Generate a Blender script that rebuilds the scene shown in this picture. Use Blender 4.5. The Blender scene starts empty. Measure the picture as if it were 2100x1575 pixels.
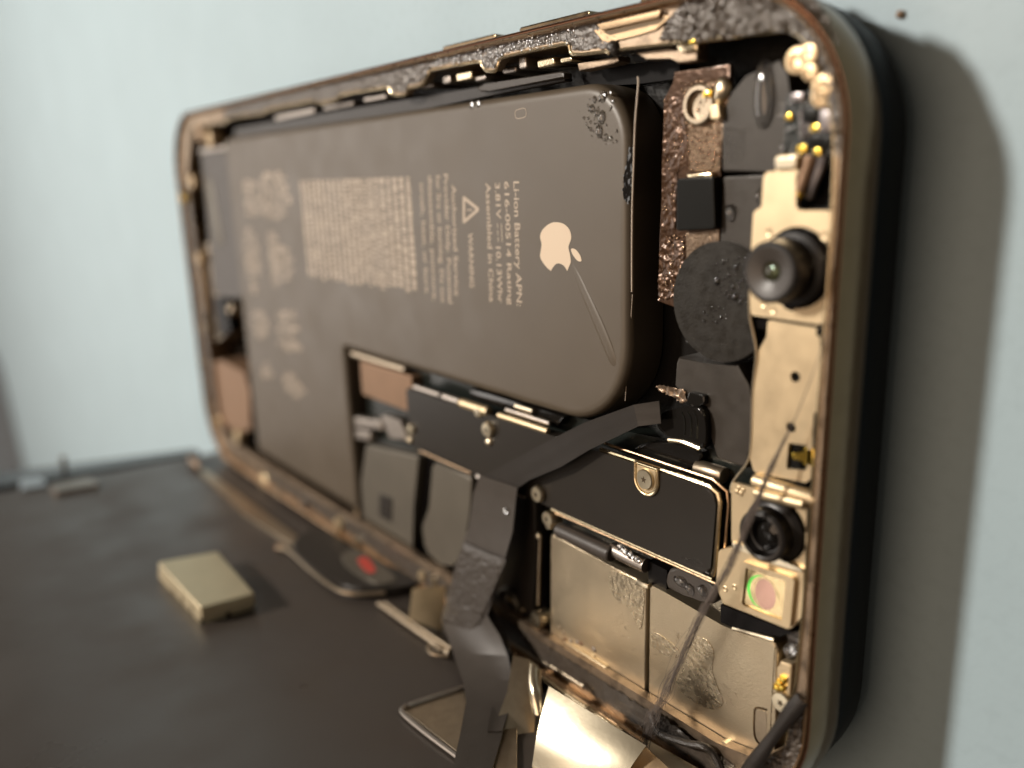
import bpy, bmesh, math, random
from mathutils import Vector, Matrix, noise
from mathutils.geometry import tessellate_polygon

random.seed(11)
S = 0.001      # everything below is written in millimetres
ZG = 3.0       # the phone's own zero lies 3 mm above the mat
sc = bpy.context.scene
col = sc.collection

# ------------------------------------------------------------------ camera
cam = bpy.data.cameras.new('camera')
cam.sensor_width = 36.0
cam.lens = 29.30
cam.clip_start = 0.005
cam.clip_end = 20.0
co = bpy.data.objects.new('camera', cam)
col.objects.link(co)
rx = (0.619003, 0.172251, -0.766267)
ry = (-0.029893, -0.969779, -0.242147)
rz = (-0.78482, 0.172795, -0.595147)
co.matrix_world = Matrix(((rx[0], -rx[1], -rx[2], 174.858 * S),
                          (ry[0], -ry[1], -ry[2], 57.718 * S),
                          (rz[0], -rz[1], -rz[2], (60.524 + ZG) * S),
                          (0, 0, 0, 1)))
cam.dof.use_dof = True
cam.dof.focus_distance = 0.0775
cam.dof.aperture_fstop = 13.2
cam.dof.aperture_blades = 0
sc.camera = co

# ------------------------------------------------------------------ room light
w = bpy.data.worlds.new('World')
sc.world = w
w.use_nodes = True
bg = w.node_tree.nodes['Background']
bg.inputs[0].default_value = (1.0, 0.78, 0.60, 1)
bg.inputs[1].default_value = 0.075


def area(name, loc, target, size, power, colr, size_y=None):
    l = bpy.data.lights.new(name, 'AREA')
    l.energy = power
    l.color = colr
    l.shape = 'RECTANGLE' if size_y else 'DISK'
    l.size = size * S
    if size_y:
        l.size_y = size_y * S
    o = bpy.data.objects.new(name, l)
    col.objects.link(o)
    o.location = Vector(loc) * S
    o.rotation_euler = (Vector(target) * S - o.location).to_track_quat('-Z', 'Y').to_euler()
    return o


area('desk_lamp', (-122, 253, 448), (95, 40, 3), 50, 2.95, (1.0, 0.92, 0.82))
area('added_sheen_light', (-950, 60, 620), (80, 30, 0), 620, 2.7, (1.0, 0.93, 0.86), 420)  # added soft source, unseen, for sheen on battery and metal
area('added_overhead_fill', (60, 60, 1100), (100, 40, 0), 700, 2.6, (1.0, 0.72, 0.50))  # added overhead fill with no visible source, softens the shadows

sc.view_settings.view_transform = 'Standard'
sc.view_settings.look = 'None'
sc.view_settings.gamma = 1
sc.view_settings.exposure = 0.0
sc.view_settings.use_curve_mapping = False
sc.render.engine = 'CYCLES'
sc.cycles.use_denoising = True
sc.cycles.max_bounces = 10
sc.cycles.transmission_bounces = 8
sc.cycles.caustics_reflective = False
sc.cycles.sample_clamp_indirect = 6.0

# ------------------------------------------------------------------ materials
MATS = {}


def mat(name, base, metal=0.0, rough=0.5, var=0.0, vscale=1.0, bump=0.0, bscale=8.0, bdist=0.05,
        rvar=0.0, coat=0.0, trans=0.0, ior=1.5, film=0.0, spec=0.5, aniso=None, detail=3.0, dark=None, dscale=0.4, damt=0.5):
    m = bpy.data.materials.new(name)
    m.use_nodes = True
    nt = m.node_tree
    b = nt.nodes['Principled BSDF']
    I = b.inputs
    I['Base Color'].default_value = (*base, 1)
    I['Metallic'].default_value = metal
    I['Roughness'].default_value = rough
    I['IOR'].default_value = ior
    I['Specular IOR Level'].default_value = spec
    I['Coat Weight'].default_value = coat
    I['Coat Roughness'].default_value = 0.08
    I['Transmission Weight'].default_value = trans
    if film:
        I['Thin Film Thickness'].default_value = film
        I['Thin Film IOR'].default_value = 1.9
    tc = nt.nodes.new('ShaderNodeTexCoord')
    mp = nt.nodes.new('ShaderNodeMapping')
    mp.inputs['Scale'].default_value = (1000, 1000, 1000)
    if aniso:
        mp.inputs['Scale'].default_value = tuple(1000 * a for a in aniso)
    nt.links.new(tc.outputs['Object'], mp.inputs[0])

    def nz(scale, det=3.0):
        n = nt.nodes.new('ShaderNodeTexNoise')
        n.inputs['Scale'].default_value = scale
        n.inputs['Detail'].default_value = det
        nt.links.new(mp.outputs[0], n.inputs['Vector'])
        return n

    src = None
    if var:
        n = nz(vscale)
        mx = nt.nodes.new('ShaderNodeMix')
        mx.data_type = 'RGBA'
        mx.inputs[6].default_value = (*[c * (1 - var) for c in base], 1)
        mx.inputs[7].default_value = (*[min(1, c * (1 + var)) for c in base], 1)
        nt.links.new(n.outputs['Fac'], mx.inputs[0])
        src = mx.outputs[2]
    if dark:
        n = nz(dscale, 5.0)
        r = nt.nodes.new('ShaderNodeMapRange')
        r.inputs['From Min'].default_value = 0.5
        r.inputs['From Max'].default_value = 0.68
        r.inputs['To Max'].default_value = damt
        nt.links.new(n.outputs['Fac'], r.inputs['Value'])
        mx = nt.nodes.new('ShaderNodeMix')
        mx.data_type = 'RGBA'
        if src:
            nt.links.new(src, mx.inputs[6])
        else:
            mx.inputs[6].default_value = (*base, 1)
        mx.inputs[7].default_value = (*dark, 1)
        nt.links.new(r.outputs[0], mx.inputs[0])
        src = mx.outputs[2]
    if src:
        nt.links.new(src, I['Base Color'])
    if rvar:
        n = nz(vscale * 1.7, 4.0)
        r = nt.nodes.new('ShaderNodeMapRange')
        r.inputs['From Min'].default_value = 0.3
        r.inputs['From Max'].default_value = 0.7
        r.inputs['To Min'].default_value = max(0.02, rough - rvar)
        r.inputs['To Max'].default_value = min(1, rough + rvar)
        nt.links.new(n.outputs['Fac'], r.inputs['Value'])
        nt.links.new(r.outputs[0], I['Roughness'])
    if bump:
        n = nz(bscale, detail)
        bp = nt.nodes.new('ShaderNodeBump')
        bp.inputs['Strength'].default_value = bump
        bp.inputs['Distance'].default_value = bdist * S
        nt.links.new(n.outputs['Fac'], bp.inputs['Height'])
        nt.links.new(bp.outputs[0], I['Normal'])
    MATS[name] = m
    return m


mat('mat_blue', (0.405, 0.525, 0.585), 0, 0.55, var=0.08, vscale=0.05, bump=0.35, bscale=2.2, bdist=0.06, rvar=0.05, dark=(0.33, 0.43, 0.48), dscale=0.9, damt=0.25)
mat('frame_gold', (0.155, 0.108, 0.062), 1, 0.20, var=0.15, vscale=0.5, rvar=0.06)
mat('rim_gold', (0.52, 0.36, 0.225), 1, 0.32, var=0.2, vscale=0.6, bump=0.25, bscale=7, rvar=0.08)
mat('blast_metal', (0.36, 0.28, 0.205), 1, 0.50, var=0.22, vscale=1.2, bump=0.6, bscale=8, bdist=0.06, dark=(0.06, 0.045, 0.035), dscale=0.5, damt=0.7)
mat('blast_gold', (0.46, 0.33, 0.205), 1, 0.48, var=0.2, vscale=1.0, bump=0.6, bscale=8, bdist=0.05)
mat('floor_dark', (0.012, 0.011, 0.010), 0, 0.25, bump=0.2, bscale=1.5, bdist=0.2, spec=0.4)
mat('gap_black', (0.005, 0.004, 0.004), 0, 0.35, spec=0.12)  # near black, puts the shade of gaps and recesses into the colour
mat('adhesive', (0.035, 0.03, 0.026), 0, 0.3, var=0.4, vscale=3, bump=0.7, bscale=7, bdist=0.12, spec=0.7)
mat('adhesive_grey', (0.085, 0.068, 0.054), 0.1, 0.30, var=0.4, vscale=2, bump=0.5, bscale=8, bdist=0.1, spec=0.8)
mat('battery', (0.095, 0.074, 0.051), 0, 0.43, var=0.10, vscale=0.12, bump=0.14, bscale=12, bdist=0.03, spec=0.65, rvar=0.05)
mat('battery_film', (0.62, 0.52, 0.42), 0, 0.3)
mat('print', (0.50, 0.41, 0.32), 0, 0.5)
mat('logo_print', (0.72, 0.58, 0.43), 0, 0.45)
mat('bracket', (0.72, 0.575, 0.37), 0.85, 0.44, var=0.05, vscale=0.4, bump=0.14, bscale=9, bdist=0.025, rvar=0.04)
mat('bracket_bright', (0.86, 0.75, 0.56), 1, 0.30, var=0.05, vscale=0.8, bump=0.15, bscale=6)
mat('shield', (0.56, 0.465, 0.33), 0.92, 0.35, var=0.06, vscale=0.2, bump=0.6, bscale=7, bdist=0.04, detail=2.0, rvar=0.06)
mat('edge_metal', (0.74, 0.62, 0.42), 1, 0.22, bump=0.2, bscale=4, var=0.12, vscale=1.2)
mat('pale_metal', (0.42, 0.375, 0.335), 1, 0.40, bump=0.25, bscale=4, var=0.2, vscale=0.8)
mat('cover_black', (0.021, 0.017, 0.013), 0, 0.36, var=0.15, vscale=0.3, bump=0.06, bscale=6, spec=0.34)
mat('plate_grey', (0.15, 0.135, 0.11), 0.4, 0.42, var=0.12, vscale=0.3)
mat('flex_black', (0.026, 0.022, 0.019), 0, 0.40, var=0.2, vscale=0.5, bump=0.2, bscale=4, bdist=0.05, spec=0.4)
mat('flex_grey', (0.054, 0.045, 0.038), 0, 0.42, var=0.15, vscale=0.5, bump=0.3, bscale=4, bdist=0.06)
mat('copper_flex', (0.075, 0.036, 0.017), 0.45, 0.28, var=0.35, vscale=0.9, bump=0.3, bscale=1.6, bdist=0.2, coat=0.25)
mat('copper_pale', (0.22, 0.155, 0.105), 0.7, 0.28, var=0.25, vscale=1.2, bump=0.5, bscale=3.0, bdist=0.15, coat=0.3)
mat('copper_box', (0.27, 0.165, 0.10), 0.4, 0.5, var=0.15, vscale=0.4)
mat('chip', (0.008, 0.008, 0.007), 0, 0.34, bump=0.06, bscale=4, spec=0.16)
mat('camera_dark', (0.045, 0.038, 0.031), 0.15, 0.45, var=0.25, vscale=0.5, bump=0.3, bscale=6, bdist=0.05, spec=0.4, rvar=0.08)
mat('camera_disc', (0.020, 0.017, 0.013), 0.1, 0.40, var=0.35, vscale=0.6, bump=0.4, bscale=5, bdist=0.06, spec=0.32, rvar=0.12)
mat('gloss_black', (0.010, 0.009, 0.008), 0, 0.10, bump=0.1, bscale=1.2, bdist=0.1)
mat('lens_barrel', (0.014, 0.012, 0.011), 0, 0.33, bump=0.05, bscale=8)
mat('lens_face', (0.050, 0.042, 0.036), 0, 0.38, bump=0.08, bscale=9)
mat('lens_glass', (0.05, 0.05, 0.02), 0.3, 0.05, film=480, spec=1.0)
mat('filter_glass', (0.55, 0.42, 0.22), 0.75, 0.16, film=620, var=0.25, vscale=0.5, spec=1.0, bump=0.2, bscale=0.6, bdist=0.2)
mat('filter_green', (0.15, 0.75, 0.10), 0.6, 0.2, film=520)
mat('filter_pink', (0.42, 0.27, 0.19), 0.6, 0.2, film=420)
mat('gold_contact', (0.95, 0.66, 0.12), 1, 0.22, bump=0.2, bscale=3)
mat('gold_post', (0.62, 0.46, 0.28), 1, 0.40, bump=0.4, bscale=2.5, bdist=0.15, var=0.2, vscale=1.5)
mat('circuit_green', (0.012, 0.015, 0.013), 0, 0.28, var=0.3, vscale=1.5, bump=0.4, bscale=3, bdist=0.1, coat=0.3)
mat('component_grey', (0.30, 0.27, 0.27), 0.6, 0.3, bump=0.2, bscale=4)
mat('screw', (0.78, 0.68, 0.50), 1, 0.28, bump=0.15, bscale=6)
mat('screw_slot', (0.10, 0.07, 0.04), 0.6, 0.5)
mat('display_back', (0.058, 0.047, 0.040), 0, 0.40, var=0.16, vscale=0.05, spec=0.62, rvar=0.13, bump=0.05, bscale=3)
mat('display_edge', (0.26, 0.30, 0.33), 0, 0.35, var=0.2, vscale=0.15)
mat('display_glass', (0.012, 0.012, 0.013), 0, 0.08)
mat('can_metal', (0.62, 0.53, 0.36), 0.8, 0.48, var=0.08, vscale=0.4, bump=0.1, bscale=6)
mat('mirror_plate', (0.93, 0.82, 0.61), 1, 0.20, bump=0.12, bscale=1.2, bdist=0.05, var=0.05, vscale=0.5)
mat('plate_metal', (0.44, 0.36, 0.265), 0.9, 0.34, var=0.2, vscale=1.0, bump=0.4, bscale=7, bdist=0.04)
mat('red_sticker', (0.60, 0.08, 0.06), 0, 0.5)
mat('back_shade_slab', (0.004, 0.0045, 0.005), 0, 0.45, spec=0.08)  # near black: shade beneath the phone put into the colour
mat('water', (1, 1, 1), 0, 0.02, trans=1.0, ior=1.40, coat=1.0, spec=1.0)
mat('thread', (0.20, 0.165, 0.145), 0, 0.6)
mat('cord', (0.022, 0.018, 0.016), 0, 0.42, bump=0.4, bscale=4, bdist=0.1)
mat('glue', (0.93, 0.86, 0.72), 0, 0.04, trans=1.0, ior=1.36, bump=0.5, bscale=2.0, bdist=0.25)
mat('pad_grey', (0.22, 0.22, 0.23), 0, 0.6)
mat('copper_wet', (0.34, 0.23, 0.15), 0.8, 0.10, var=0.3, vscale=2)
mat('rim_reflection', (0.12, 0.052, 0.026), 0.8, 0.35)  # colour of the reddish reflection beside the rim
mat('black_wet', (0.008, 0.007, 0.006), 0, 0.05, spec=0.7)
mat('print_faint', (0.36, 0.29, 0.23), 0, 0.5)
mat('bezel_glass', (0.05, 0.055, 0.06), 0, 0.12, spec=0.9)
mat('crumb', (0.30, 0.20, 0.13), 0, 0.7)
mat('wet_shield', (0.56, 0.465, 0.33), 0.92, 0.25, var=0.12, vscale=0.8, bump=0.55, bscale=2.6, bdist=0.10, rvar=0.10)


# ------------------------------------------------------------------ mesh helpers
def mm(v):
    return Vector((v[0] * S, v[1] * S, v[2] * S))


def finish(name, bm, m, parent=None, sharp=32, label=None):
    bmesh.ops.recalc_face_normals(bm, faces=bm.faces)
    me = bpy.data.meshes.new(name)
    for v in bm.verts:
        v.co *= S
    bm.to_mesh(me)
    bm.free()
    me.materials.append(MATS[m])
    me.polygons.foreach_set('use_smooth', [True] * len(me.polygons))
    me.set_sharp_from_angle(angle=math.radians(sharp))
    o = bpy.data.objects.new(name, me)
    col.objects.link(o)
    if parent:
        o.parent = parent
    else:
        o.location = (0, 0, ZG * S)
    if label:
        o['label'] = label
    return o


def rr(pts, r, n=5):
    """round the corners of a polygon; r is one radius or a list"""
    out = []
    N = len(pts)
    for i in range(N):
        p = Vector(pts[i][:2])
        a = Vector(pts[i - 1][:2]) - p
        b = Vector(pts[(i + 1) % N][:2]) - p
        ri = r[i] if isinstance(r, (list, tuple)) else r
        if ri <= 0 or a.length < 1e-6 or b.length < 1e-6:
            out.append((p.x, p.y))
            continue
        la, lb = a.length, b.length
        a.normalize()
        b.normalize()
        ang = max(0.05, a.angle(b, math.pi))
        if ang > 3.05:
            out.append((p.x, p.y))
            continue
        d = min(ri / math.tan(ang / 2), la * 0.48, lb * 0.48)
        rad = d * math.tan(ang / 2)
        bis = (a + b).normalized()
        c = p + bis * (rad / math.sin(ang / 2))
        s0 = p + a * d - c
        s1 = p + b * d - c
        a0 = math.atan2(s0.y, s0.x)
        a1 = math.atan2(s1.y, s1.x)
        da = (a1 - a0 + math.pi) % (2 * math.pi) - math.pi
        for k in range(n + 1):
            t = a0 + da * k / n
            out.append((c.x + rad * math.cos(t), c.y + rad * math.sin(t)))
    return out


def prism_into(bm, pts, z0, z1, bev=0.0, seg=2, holes=()):
    if holes:
        loops = [list(pts)] + [list(h) for h in holes]
        flat = [p for l in loops for p in l]
        tris = tessellate_polygon([[Vector((p[0], p[1], 0)) for p in l] for l in loops])
        top = [bm.verts.new((p[0], p[1], z1)) for p in flat]
        bot = [bm.verts.new((p[0], p[1], z0)) for p in flat]
        for t in tris:
            try:
                bm.faces.new([top[i] for i in t])
                bm.faces.new([bot[i] for i in reversed(t)])
            except ValueError:
                pass
        k = 0
        for l in loops:
            n = len(l)
            for i in range(n):
                j = (i + 1) % n
                try:
                    bm.faces.new((bot[k + i], bot[k + j], top[k + j], top[k + i]))
                except ValueError:
                    pass
            k += n
        return
    top = [bm.verts.new((p[0], p[1], z1)) for p in pts]
    bot = [bm.verts.new((p[0], p[1], z0)) for p in pts]
    ft = bm.faces.new(top)
    bm.faces.new(list(reversed(bot)))
    n = len(pts)
    for i in range(n):
        j = (i + 1) % n
        bm.faces.new((bot[i], bot[j], top[j], top[i]))
    if bev > 0:
        bmesh.ops.bevel(bm, geom=list(ft.edges), offset=bev, segments=seg, profile=0.5, affect='EDGES', clamp_overlap=True)
        caps = [f for f in bm.faces if len(f.verts) > 4 and all(abs(v.co.z - z1) < 1e-4 for v in f.verts)]
        if caps:
            bmesh.ops.inset_region(bm, faces=[max(caps, key=lambda f: f.calc_area())], thickness=min(0.12, bev * 0.4), use_even_offset=True)


def prism(name, pts, z0, z1, m, parent, bev=0.0, seg=2, holes=(), sharp=32, label=None):
    bm = bmesh.new()
    prism_into(bm, pts, z0, z1, bev, seg, holes)
    return finish(name, bm, m, parent, sharp, label)


def dprism(name, pts, y0, y1, m, parent, bev=0.0, seg=2, label=None, holes=()):
    """prism standing on the display's back: pts are (x, z), thickness along y"""
    bm = bmesh.new()
    prism_into(bm, [(p[0], p[1]) for p in pts], y0, y1, bev, seg, holes)
    for v in bm.verts:
        v.co = Vector((v.co.x, v.co.z, v.co.y))
    return finish(name, bm, m, parent, 32, label)


def box(name, c, s, m, parent, bev=0.0, rot=0.0, label=None):
    x, y, z = c
    a, b, h = s[0] / 2, s[1] / 2, s[2]
    ca, sa = math.cos(rot), math.sin(rot)
    pts = [(x + u * ca - v * sa, y + u * sa + v * ca) for u, v in ((-a, -b), (a, -b), (a, b), (-a, b))]
    return prism(name, pts, z, z + h, m, parent, bev, 2, label=label)


def circ(c, r, n=28, ry=None, a0=0.0, a1=2 * math.pi):
    full = abs(a1 - a0 - 2 * math.pi) < 1e-6
    k = n if full else n + 1
    ry = r if ry is None else ry
    return [(c[0] + r * math.cos(a0 + (a1 - a0) * i / n), c[1] + ry * math.sin(a0 + (a1 - a0) * i / n)) for i in range(k)]


def lathe(name, c, prof, m, parent, n=28, sharp=32, label=None, axis='z'):
    bm = bmesh.new()
    rings = []
    for r, z in prof:
        if r < 1e-5:
            rings.append([bm.verts.new((0, 0, z))])
        else:
            rings.append([bm.verts.new((r * math.cos(2 * math.pi * i / n), r * math.sin(2 * math.pi * i / n), z)) for i in range(n)])
    for a, b in zip(rings, rings[1:]):
        if len(a) == 1 and len(b) == 1:
            continue
        for i in range(n):
            j = (i + 1) % n
            if len(a) == 1:
                bm.faces.new((a[0], b[i], b[j]))
            elif len(b) == 1:
                bm.faces.new((a[i], a[j], b[0]))
            else:
                bm.faces.new((a[i], a[j], b[j], b[i]))
    for v in bm.verts:
        p = v.co.copy()
        if axis == 'x':
            p = Vector((p.z, p.x, p.y))
        elif axis == 'y':
            p = Vector((p.x, p.z, p.y))
        v.co = p + Vector(c)
    return finish(name, bm, m, parent, sharp, label)


def smooth_path(pts, sub=6):
    P = [Vector(p) for p in pts]
    if len(P) < 3:
        return [P[0].lerp(P[-1], i / sub) for i in range(sub + 1)]
    out = []
    for i in range(len(P) - 1):
        p0 = P[max(0, i - 1)]
        p1, p2 = P[i], P[i + 1]
        p3 = P[min(len(P) - 1, i + 2)]
        for k in range(sub):
            t = k / sub
            out.append(0.5 * ((2 * p1) + (p2 - p0) * t + (2 * p0 - 5 * p1 + 4 * p2 - p3) * t * t + (3 * p1 - p0 - 3 * p2 + p3) * t ** 3))
    out.append(P[-1])
    return out


def tube_into(bm, path, r, n=8, flat=1.0):
    rings = []
    up = Vector((0, 0, 1))
    for i, p in enumerate(path):
        t = (path[min(i + 1, len(path) - 1)] - path[max(0, i - 1)])
        if t.length < 1e-9:
            t = Vector((1, 0, 0))
        t.normalize()
        s = t.cross(up)
        if s.length < 1e-3:
            s = t.cross(Vector((0, 1, 0)))
        s.normalize()
        u = s.cross(t)
        ri = r(i / max(1, len(path) - 1)) if callable(r) else r
        rings.append([bm.verts.new(p + s * ri * math.cos(2 * math.pi * k / n) + u * ri * flat * math.sin(2 * math.pi * k / n)) for k in range(n)])
    for a, b in zip(rings, rings[1:]):
        for k in range(n):
            bm.faces.new((a[k], a[(k + 1) % n], b[(k + 1) % n], b[k]))
    bm.faces.new(rings[0])
    bm.faces.new(list(reversed(rings[-1])))


def tube(name, pts, r, m, parent, n=8, flat=1.0, sub=6, label=None, smooth=True):
    bm = bmesh.new()
    tube_into(bm, smooth_path(pts, sub) if smooth else [Vector(p) for p in pts], r, n, flat)
    return finish(name, bm, m, parent, 40, label)


def straight_path(pts, sub):
    P = [Vector(p) for p in pts]
    out = []
    for a, b in zip(P, P[1:]):
        out += [a.lerp(b, k / sub) for k in range(sub)]
    return out + [P[-1]]


def ribbon(name, A, B, t, m, parent, sub=6, across=6, arch=0.0, grooves=0.0, label=None, flat=False):
    a, b = (straight_path(A, sub), straight_path(B, sub)) if flat else (smooth_path(A, sub), smooth_path(B, sub))
    bm = bmesh.new()
    rows = []
    for i in range(len(a)):
        tan = (a[min(i + 1, len(a) - 1)] - a[max(0, i - 1)]) + (b[min(i + 1, len(b) - 1)] - b[max(0, i - 1)])
        nrm = (b[i] - a[i]).cross(tan)
        if nrm.length < 1e-9:
            nrm = Vector((0, 0, 1))
        nrm.normalize()
        if nrm.z < 0:
            nrm = -nrm
        top, bot = [], []
        for k in range(across + 1):
            f = k / across
            p = a[i].lerp(b[i], f) + nrm * (arch * math.sin(math.pi * f) + grooves * (abs(((f * 2.0 + 0.12 * math.sin(i * 0.3)) % 1.0) - 0.5) * 2 - 0.5) + (0.015 if flat else 0.04) * noise.noise(Vector((i * 0.45, f * 2.5, 1.7))))
            top.append(bm.verts.new(p + nrm * t / 2))
            bot.append(bm.verts.new(p - nrm * t / 2))
        rows.append((top, bot))
    for (t0, b0), (t1, b1) in zip(rows, rows[1:]):
        for k in range(across):
            bm.faces.new((t0[k], t0[k + 1], t1[k + 1], t1[k]))
            bm.faces.new((b0[k + 1], b0[k], b1[k], b1[k + 1]))
        bm.faces.new((t0[0], t1[0], b1[0], b0[0]))
        bm.faces.new((t0[-1], b0[-1], b1[-1], t1[-1]))
    for t0, b0 in (rows[0], rows[-1]):
        for k in range(across):
            bm.faces.new((t0[k], b0[k], b0[k + 1], t0[k + 1]))
    return finish(name, bm, m, parent, 9 if flat else 24, label)


def inside(p, poly):
    x, y = p
    c = False
    j = len(poly) - 1
    for i in range(len(poly)):
        xi, yi = poly[i][0], poly[i][1]
        xj, yj = poly[j][0], poly[j][1]
        if (yi > y) != (yj > y) and x < (xj - xi) * (y - yi) / (yj - yi) + xi:
            c = not c
        j = i
    return c


def rough_into(bm, poly, z, amp, cell, nscale=3.0, jit=0.25):
    """a lumpy crust: a grid of little heaps clipped to a polygon"""
    x0 = min(p[0] for p in poly)
    x1 = max(p[0] for p in poly)
    y0 = min(p[1] for p in poly)
    y1 = max(p[1] for p in poly)
    nx, ny = int((x1 - x0) / cell) + 2, int((y1 - y0) / cell) + 2
    V = {}

    def vert(i, j):
        if (i, j) not in V:
            x, y = x0 + (i + random.uniform(-.3, .3)) * cell, y0 + (j + random.uniform(-.3, .3)) * cell
            h = noise.noise(Vector((x * nscale, y * nscale, z))) * 0.7 + noise.noise(Vector((x * nscale * 2.7, y * nscale * 2.7, z + 9))) * 0.6
            V[(i, j)] = bm.verts.new((x, y, z + amp * (h + random.uniform(-jit, jit))))
        return V[(i, j)]

    for i in range(nx):
        for j in range(ny):
            if inside((x0 + (i + .5) * cell, y0 + (j + .5) * cell), poly):
                bm.faces.new((vert(i, j), vert(i + 1, j), vert(i + 1, j + 1), vert(i, j + 1)))


def rough(name, poly, z, amp, cell, m, parent, nscale=3.0, label=None, jit=0.25):
    bm = bmesh.new()
    rough_into(bm, poly, z, amp, cell, nscale, jit)
    return finish(name, bm, m, parent, 80, label)


def dome_into(bm, c, rx_, ry_, h, n=12, k=5, jit=0.12, rot=0.0):
    x, y, z = c
    ph = [random.uniform(0, 6.28) for _ in range(3)]

    def f(t):
        return 1 + jit * (math.sin(2 * t + ph[0]) * 0.6 + math.sin(3 * t + ph[1]) * 0.4)
    prev = None
    ca, sa = math.cos(rot), math.sin(rot)
    for q in range(k):
        a = (q / k) * math.pi / 2
        ring = []
        for i in range(n):
            t = 2 * math.pi * i / n
            u, v = rx_ * math.cos(t) * math.cos(a) * f(t), ry_ * math.sin(t) * math.cos(a) * f(t)
            ring.append(bm.verts.new((x + u * ca - v * sa, y + u * sa + v * ca, z + h * math.sin(a))))
        if prev:
            for i in range(n):
                j = (i + 1) % n
                bm.faces.new((prev[i], prev[j], ring[j], ring[i]))
        else:
            bm.faces.new(list(reversed(ring)))
        prev = ring
    top = bm.verts.new((x, y, z + h))
    for i in range(n):
        bm.faces.new((prev[i], prev[(i + 1) % n], top))


def empty(name, label, cat, group=None):
    o = bpy.data.objects.new(name, None)
    o.empty_display_size = 0.01
    col.objects.link(o)
    o.location = (0, 0, ZG * S)
    o['label'] = label
    o['category'] = cat
    if group:
        o['group'] = group
    return o


def tag(o, label, cat, group=None, kind=None):
    o['label'] = label
    o['category'] = cat
    if group:
        o['group'] = group
    if kind:
        o['kind'] = kind
    return o


def text_into(name, s, a, b, cap, m, parent, z):
    """one printed line from point a to point b (its reading direction), cap height in mm"""
    cu = bpy.data.curves.new('tmp', 'FONT')
    cu.body = s
    cu.resolution_u = 3
    cu.offset = 0.012
    to = bpy.data.objects.new('tmp', cu)
    col.objects.link(to)
    bpy.context.view_layer.update()
    me = bpy.data.meshes.new_from_object(to)
    bpy.data.objects.remove(to)
    bpy.data.curves.remove(cu)
    xs = [v.co.x for v in me.vertices]
    x0, x1 = min(xs), max(xs)
    a, b = Vector(a[:2]), Vector(b[:2])
    d = (b - a)
    L = d.length
    d.normalize()
    up = Vector((-d.y, d.x))
    for v in me.vertices:
        p = a + d * ((v.co.x - x0) / (x1 - x0) * L) + up * (v.co.y / 0.70 * cap)
        v.co = Vector((p.x * S, p.y * S, z * S))
    me.materials.clear()
    me.materials.append(MATS[m])
    me.name = name
    o = bpy.data.objects.new(name, me)
    col.objects.link(o)
    o.parent = parent
    return o


# ------------------------------------------------------------------ the surface
bm = bmesh.new()
prism_into(bm, [(-900, -700), (700, -700), (700, 700), (-900, 700)], -1.5, 0.0)
surf = finish('work_mat', bm, 'mat_blue')
surf.location = (0, 0, 0)
surf['kind'] = 'structure'

# ------------------------------------------------------------------ phone
phone = empty('phone', 'opened smartphone body with gold frame lying on its back, battery and boards bare', 'phone')
YB, YT, XR = 2.6, 70.9, 143.6
OUT = rr([(0, YB), (XR, YB), (XR, YT), (0, YT)], 11.5, 14)


def inset(pts, d):
    """offset of the rounded outline by its normals (positive inwards)"""
    out = []
    N = len(pts)
    for i in range(N):
        a, b = Vector(pts[i - 1]), Vector(pts[(i + 1) % N])
        t = (b - a).normalized()
        n = Vector((-t.y, t.x))
        p = Vector(pts[i]) + n * d
        out.append((p.x, p.y))
    return out


def sweep(name, prof, m, parent, closed_profile=False, sharp=30):
    bm = bmesh.new()
    rows = [[bm.verts.new((x, y, z)) for x, y in inset(OUT, d)] for d, z in prof]
    n = len(OUT)
    if closed_profile:
        rows = rows + [rows[0]]
    for a, b in zip(rows, rows[1:]):
        for i in range(n):
            j = (i + 1) % n
            bm.faces.new((a[i], a[j], b[j], b[i]))
    return finish(name, bm, m, parent, sharp)


frame = sweep('frame', [(0.14, 7.2), (0.0, 7.42), (-0.10, 7.1), (-0.28, 6.2), (-0.34, 5.2), (-0.28, 4.2), (-0.1, 3.4), (0.15, 3.0), (0.5, 2.8), (0.95, 2.75)], 'frame_gold', phone)
sweep('frame_rim', [(0.62, 6.3), (0.62, 7.28), (0.54, 7.48), (0.42, 7.54), (0.30, 7.44), (0.28, 7.2)], 'rim_gold', phone)
sweep('rim_reflection', [(0.29, 7.32), (0.20, 7.24), (0.12, 7.24)], 'rim_reflection', phone)  # dark reddish reflection along the rim, put in as a coloured strip
bc = sweep('back_shade_slab', [(1.2, 2.8), (0.3, 2.8), (0.15, 2.4), (0.2, 1.2), (0.35, -0.2), (0.6, -1.3), (1.1, -2.3), (1.9, -2.85), (3.0, -3.0), (34, -3.0)], 'back_shade_slab', phone)  # black underside, built out to stand in for shade below the frame
prism('floor_plate', inset(OUT, 1.0), 0.6, 1.1, 'floor_dark', phone)

# side buttons that stand out of the frame
for x0, x1 in ((93.5, 103.2), (107.0, 117.0), (123.0, 134.0)):
    prism('side_button', rr([(x0, 70.9), (x1, 70.9), (x1, 71.75), (x0, 71.75)], [0, 0, .35, .35], 4), 3.0, 5.6, 'frame_gold', phone, 0.12)

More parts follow.
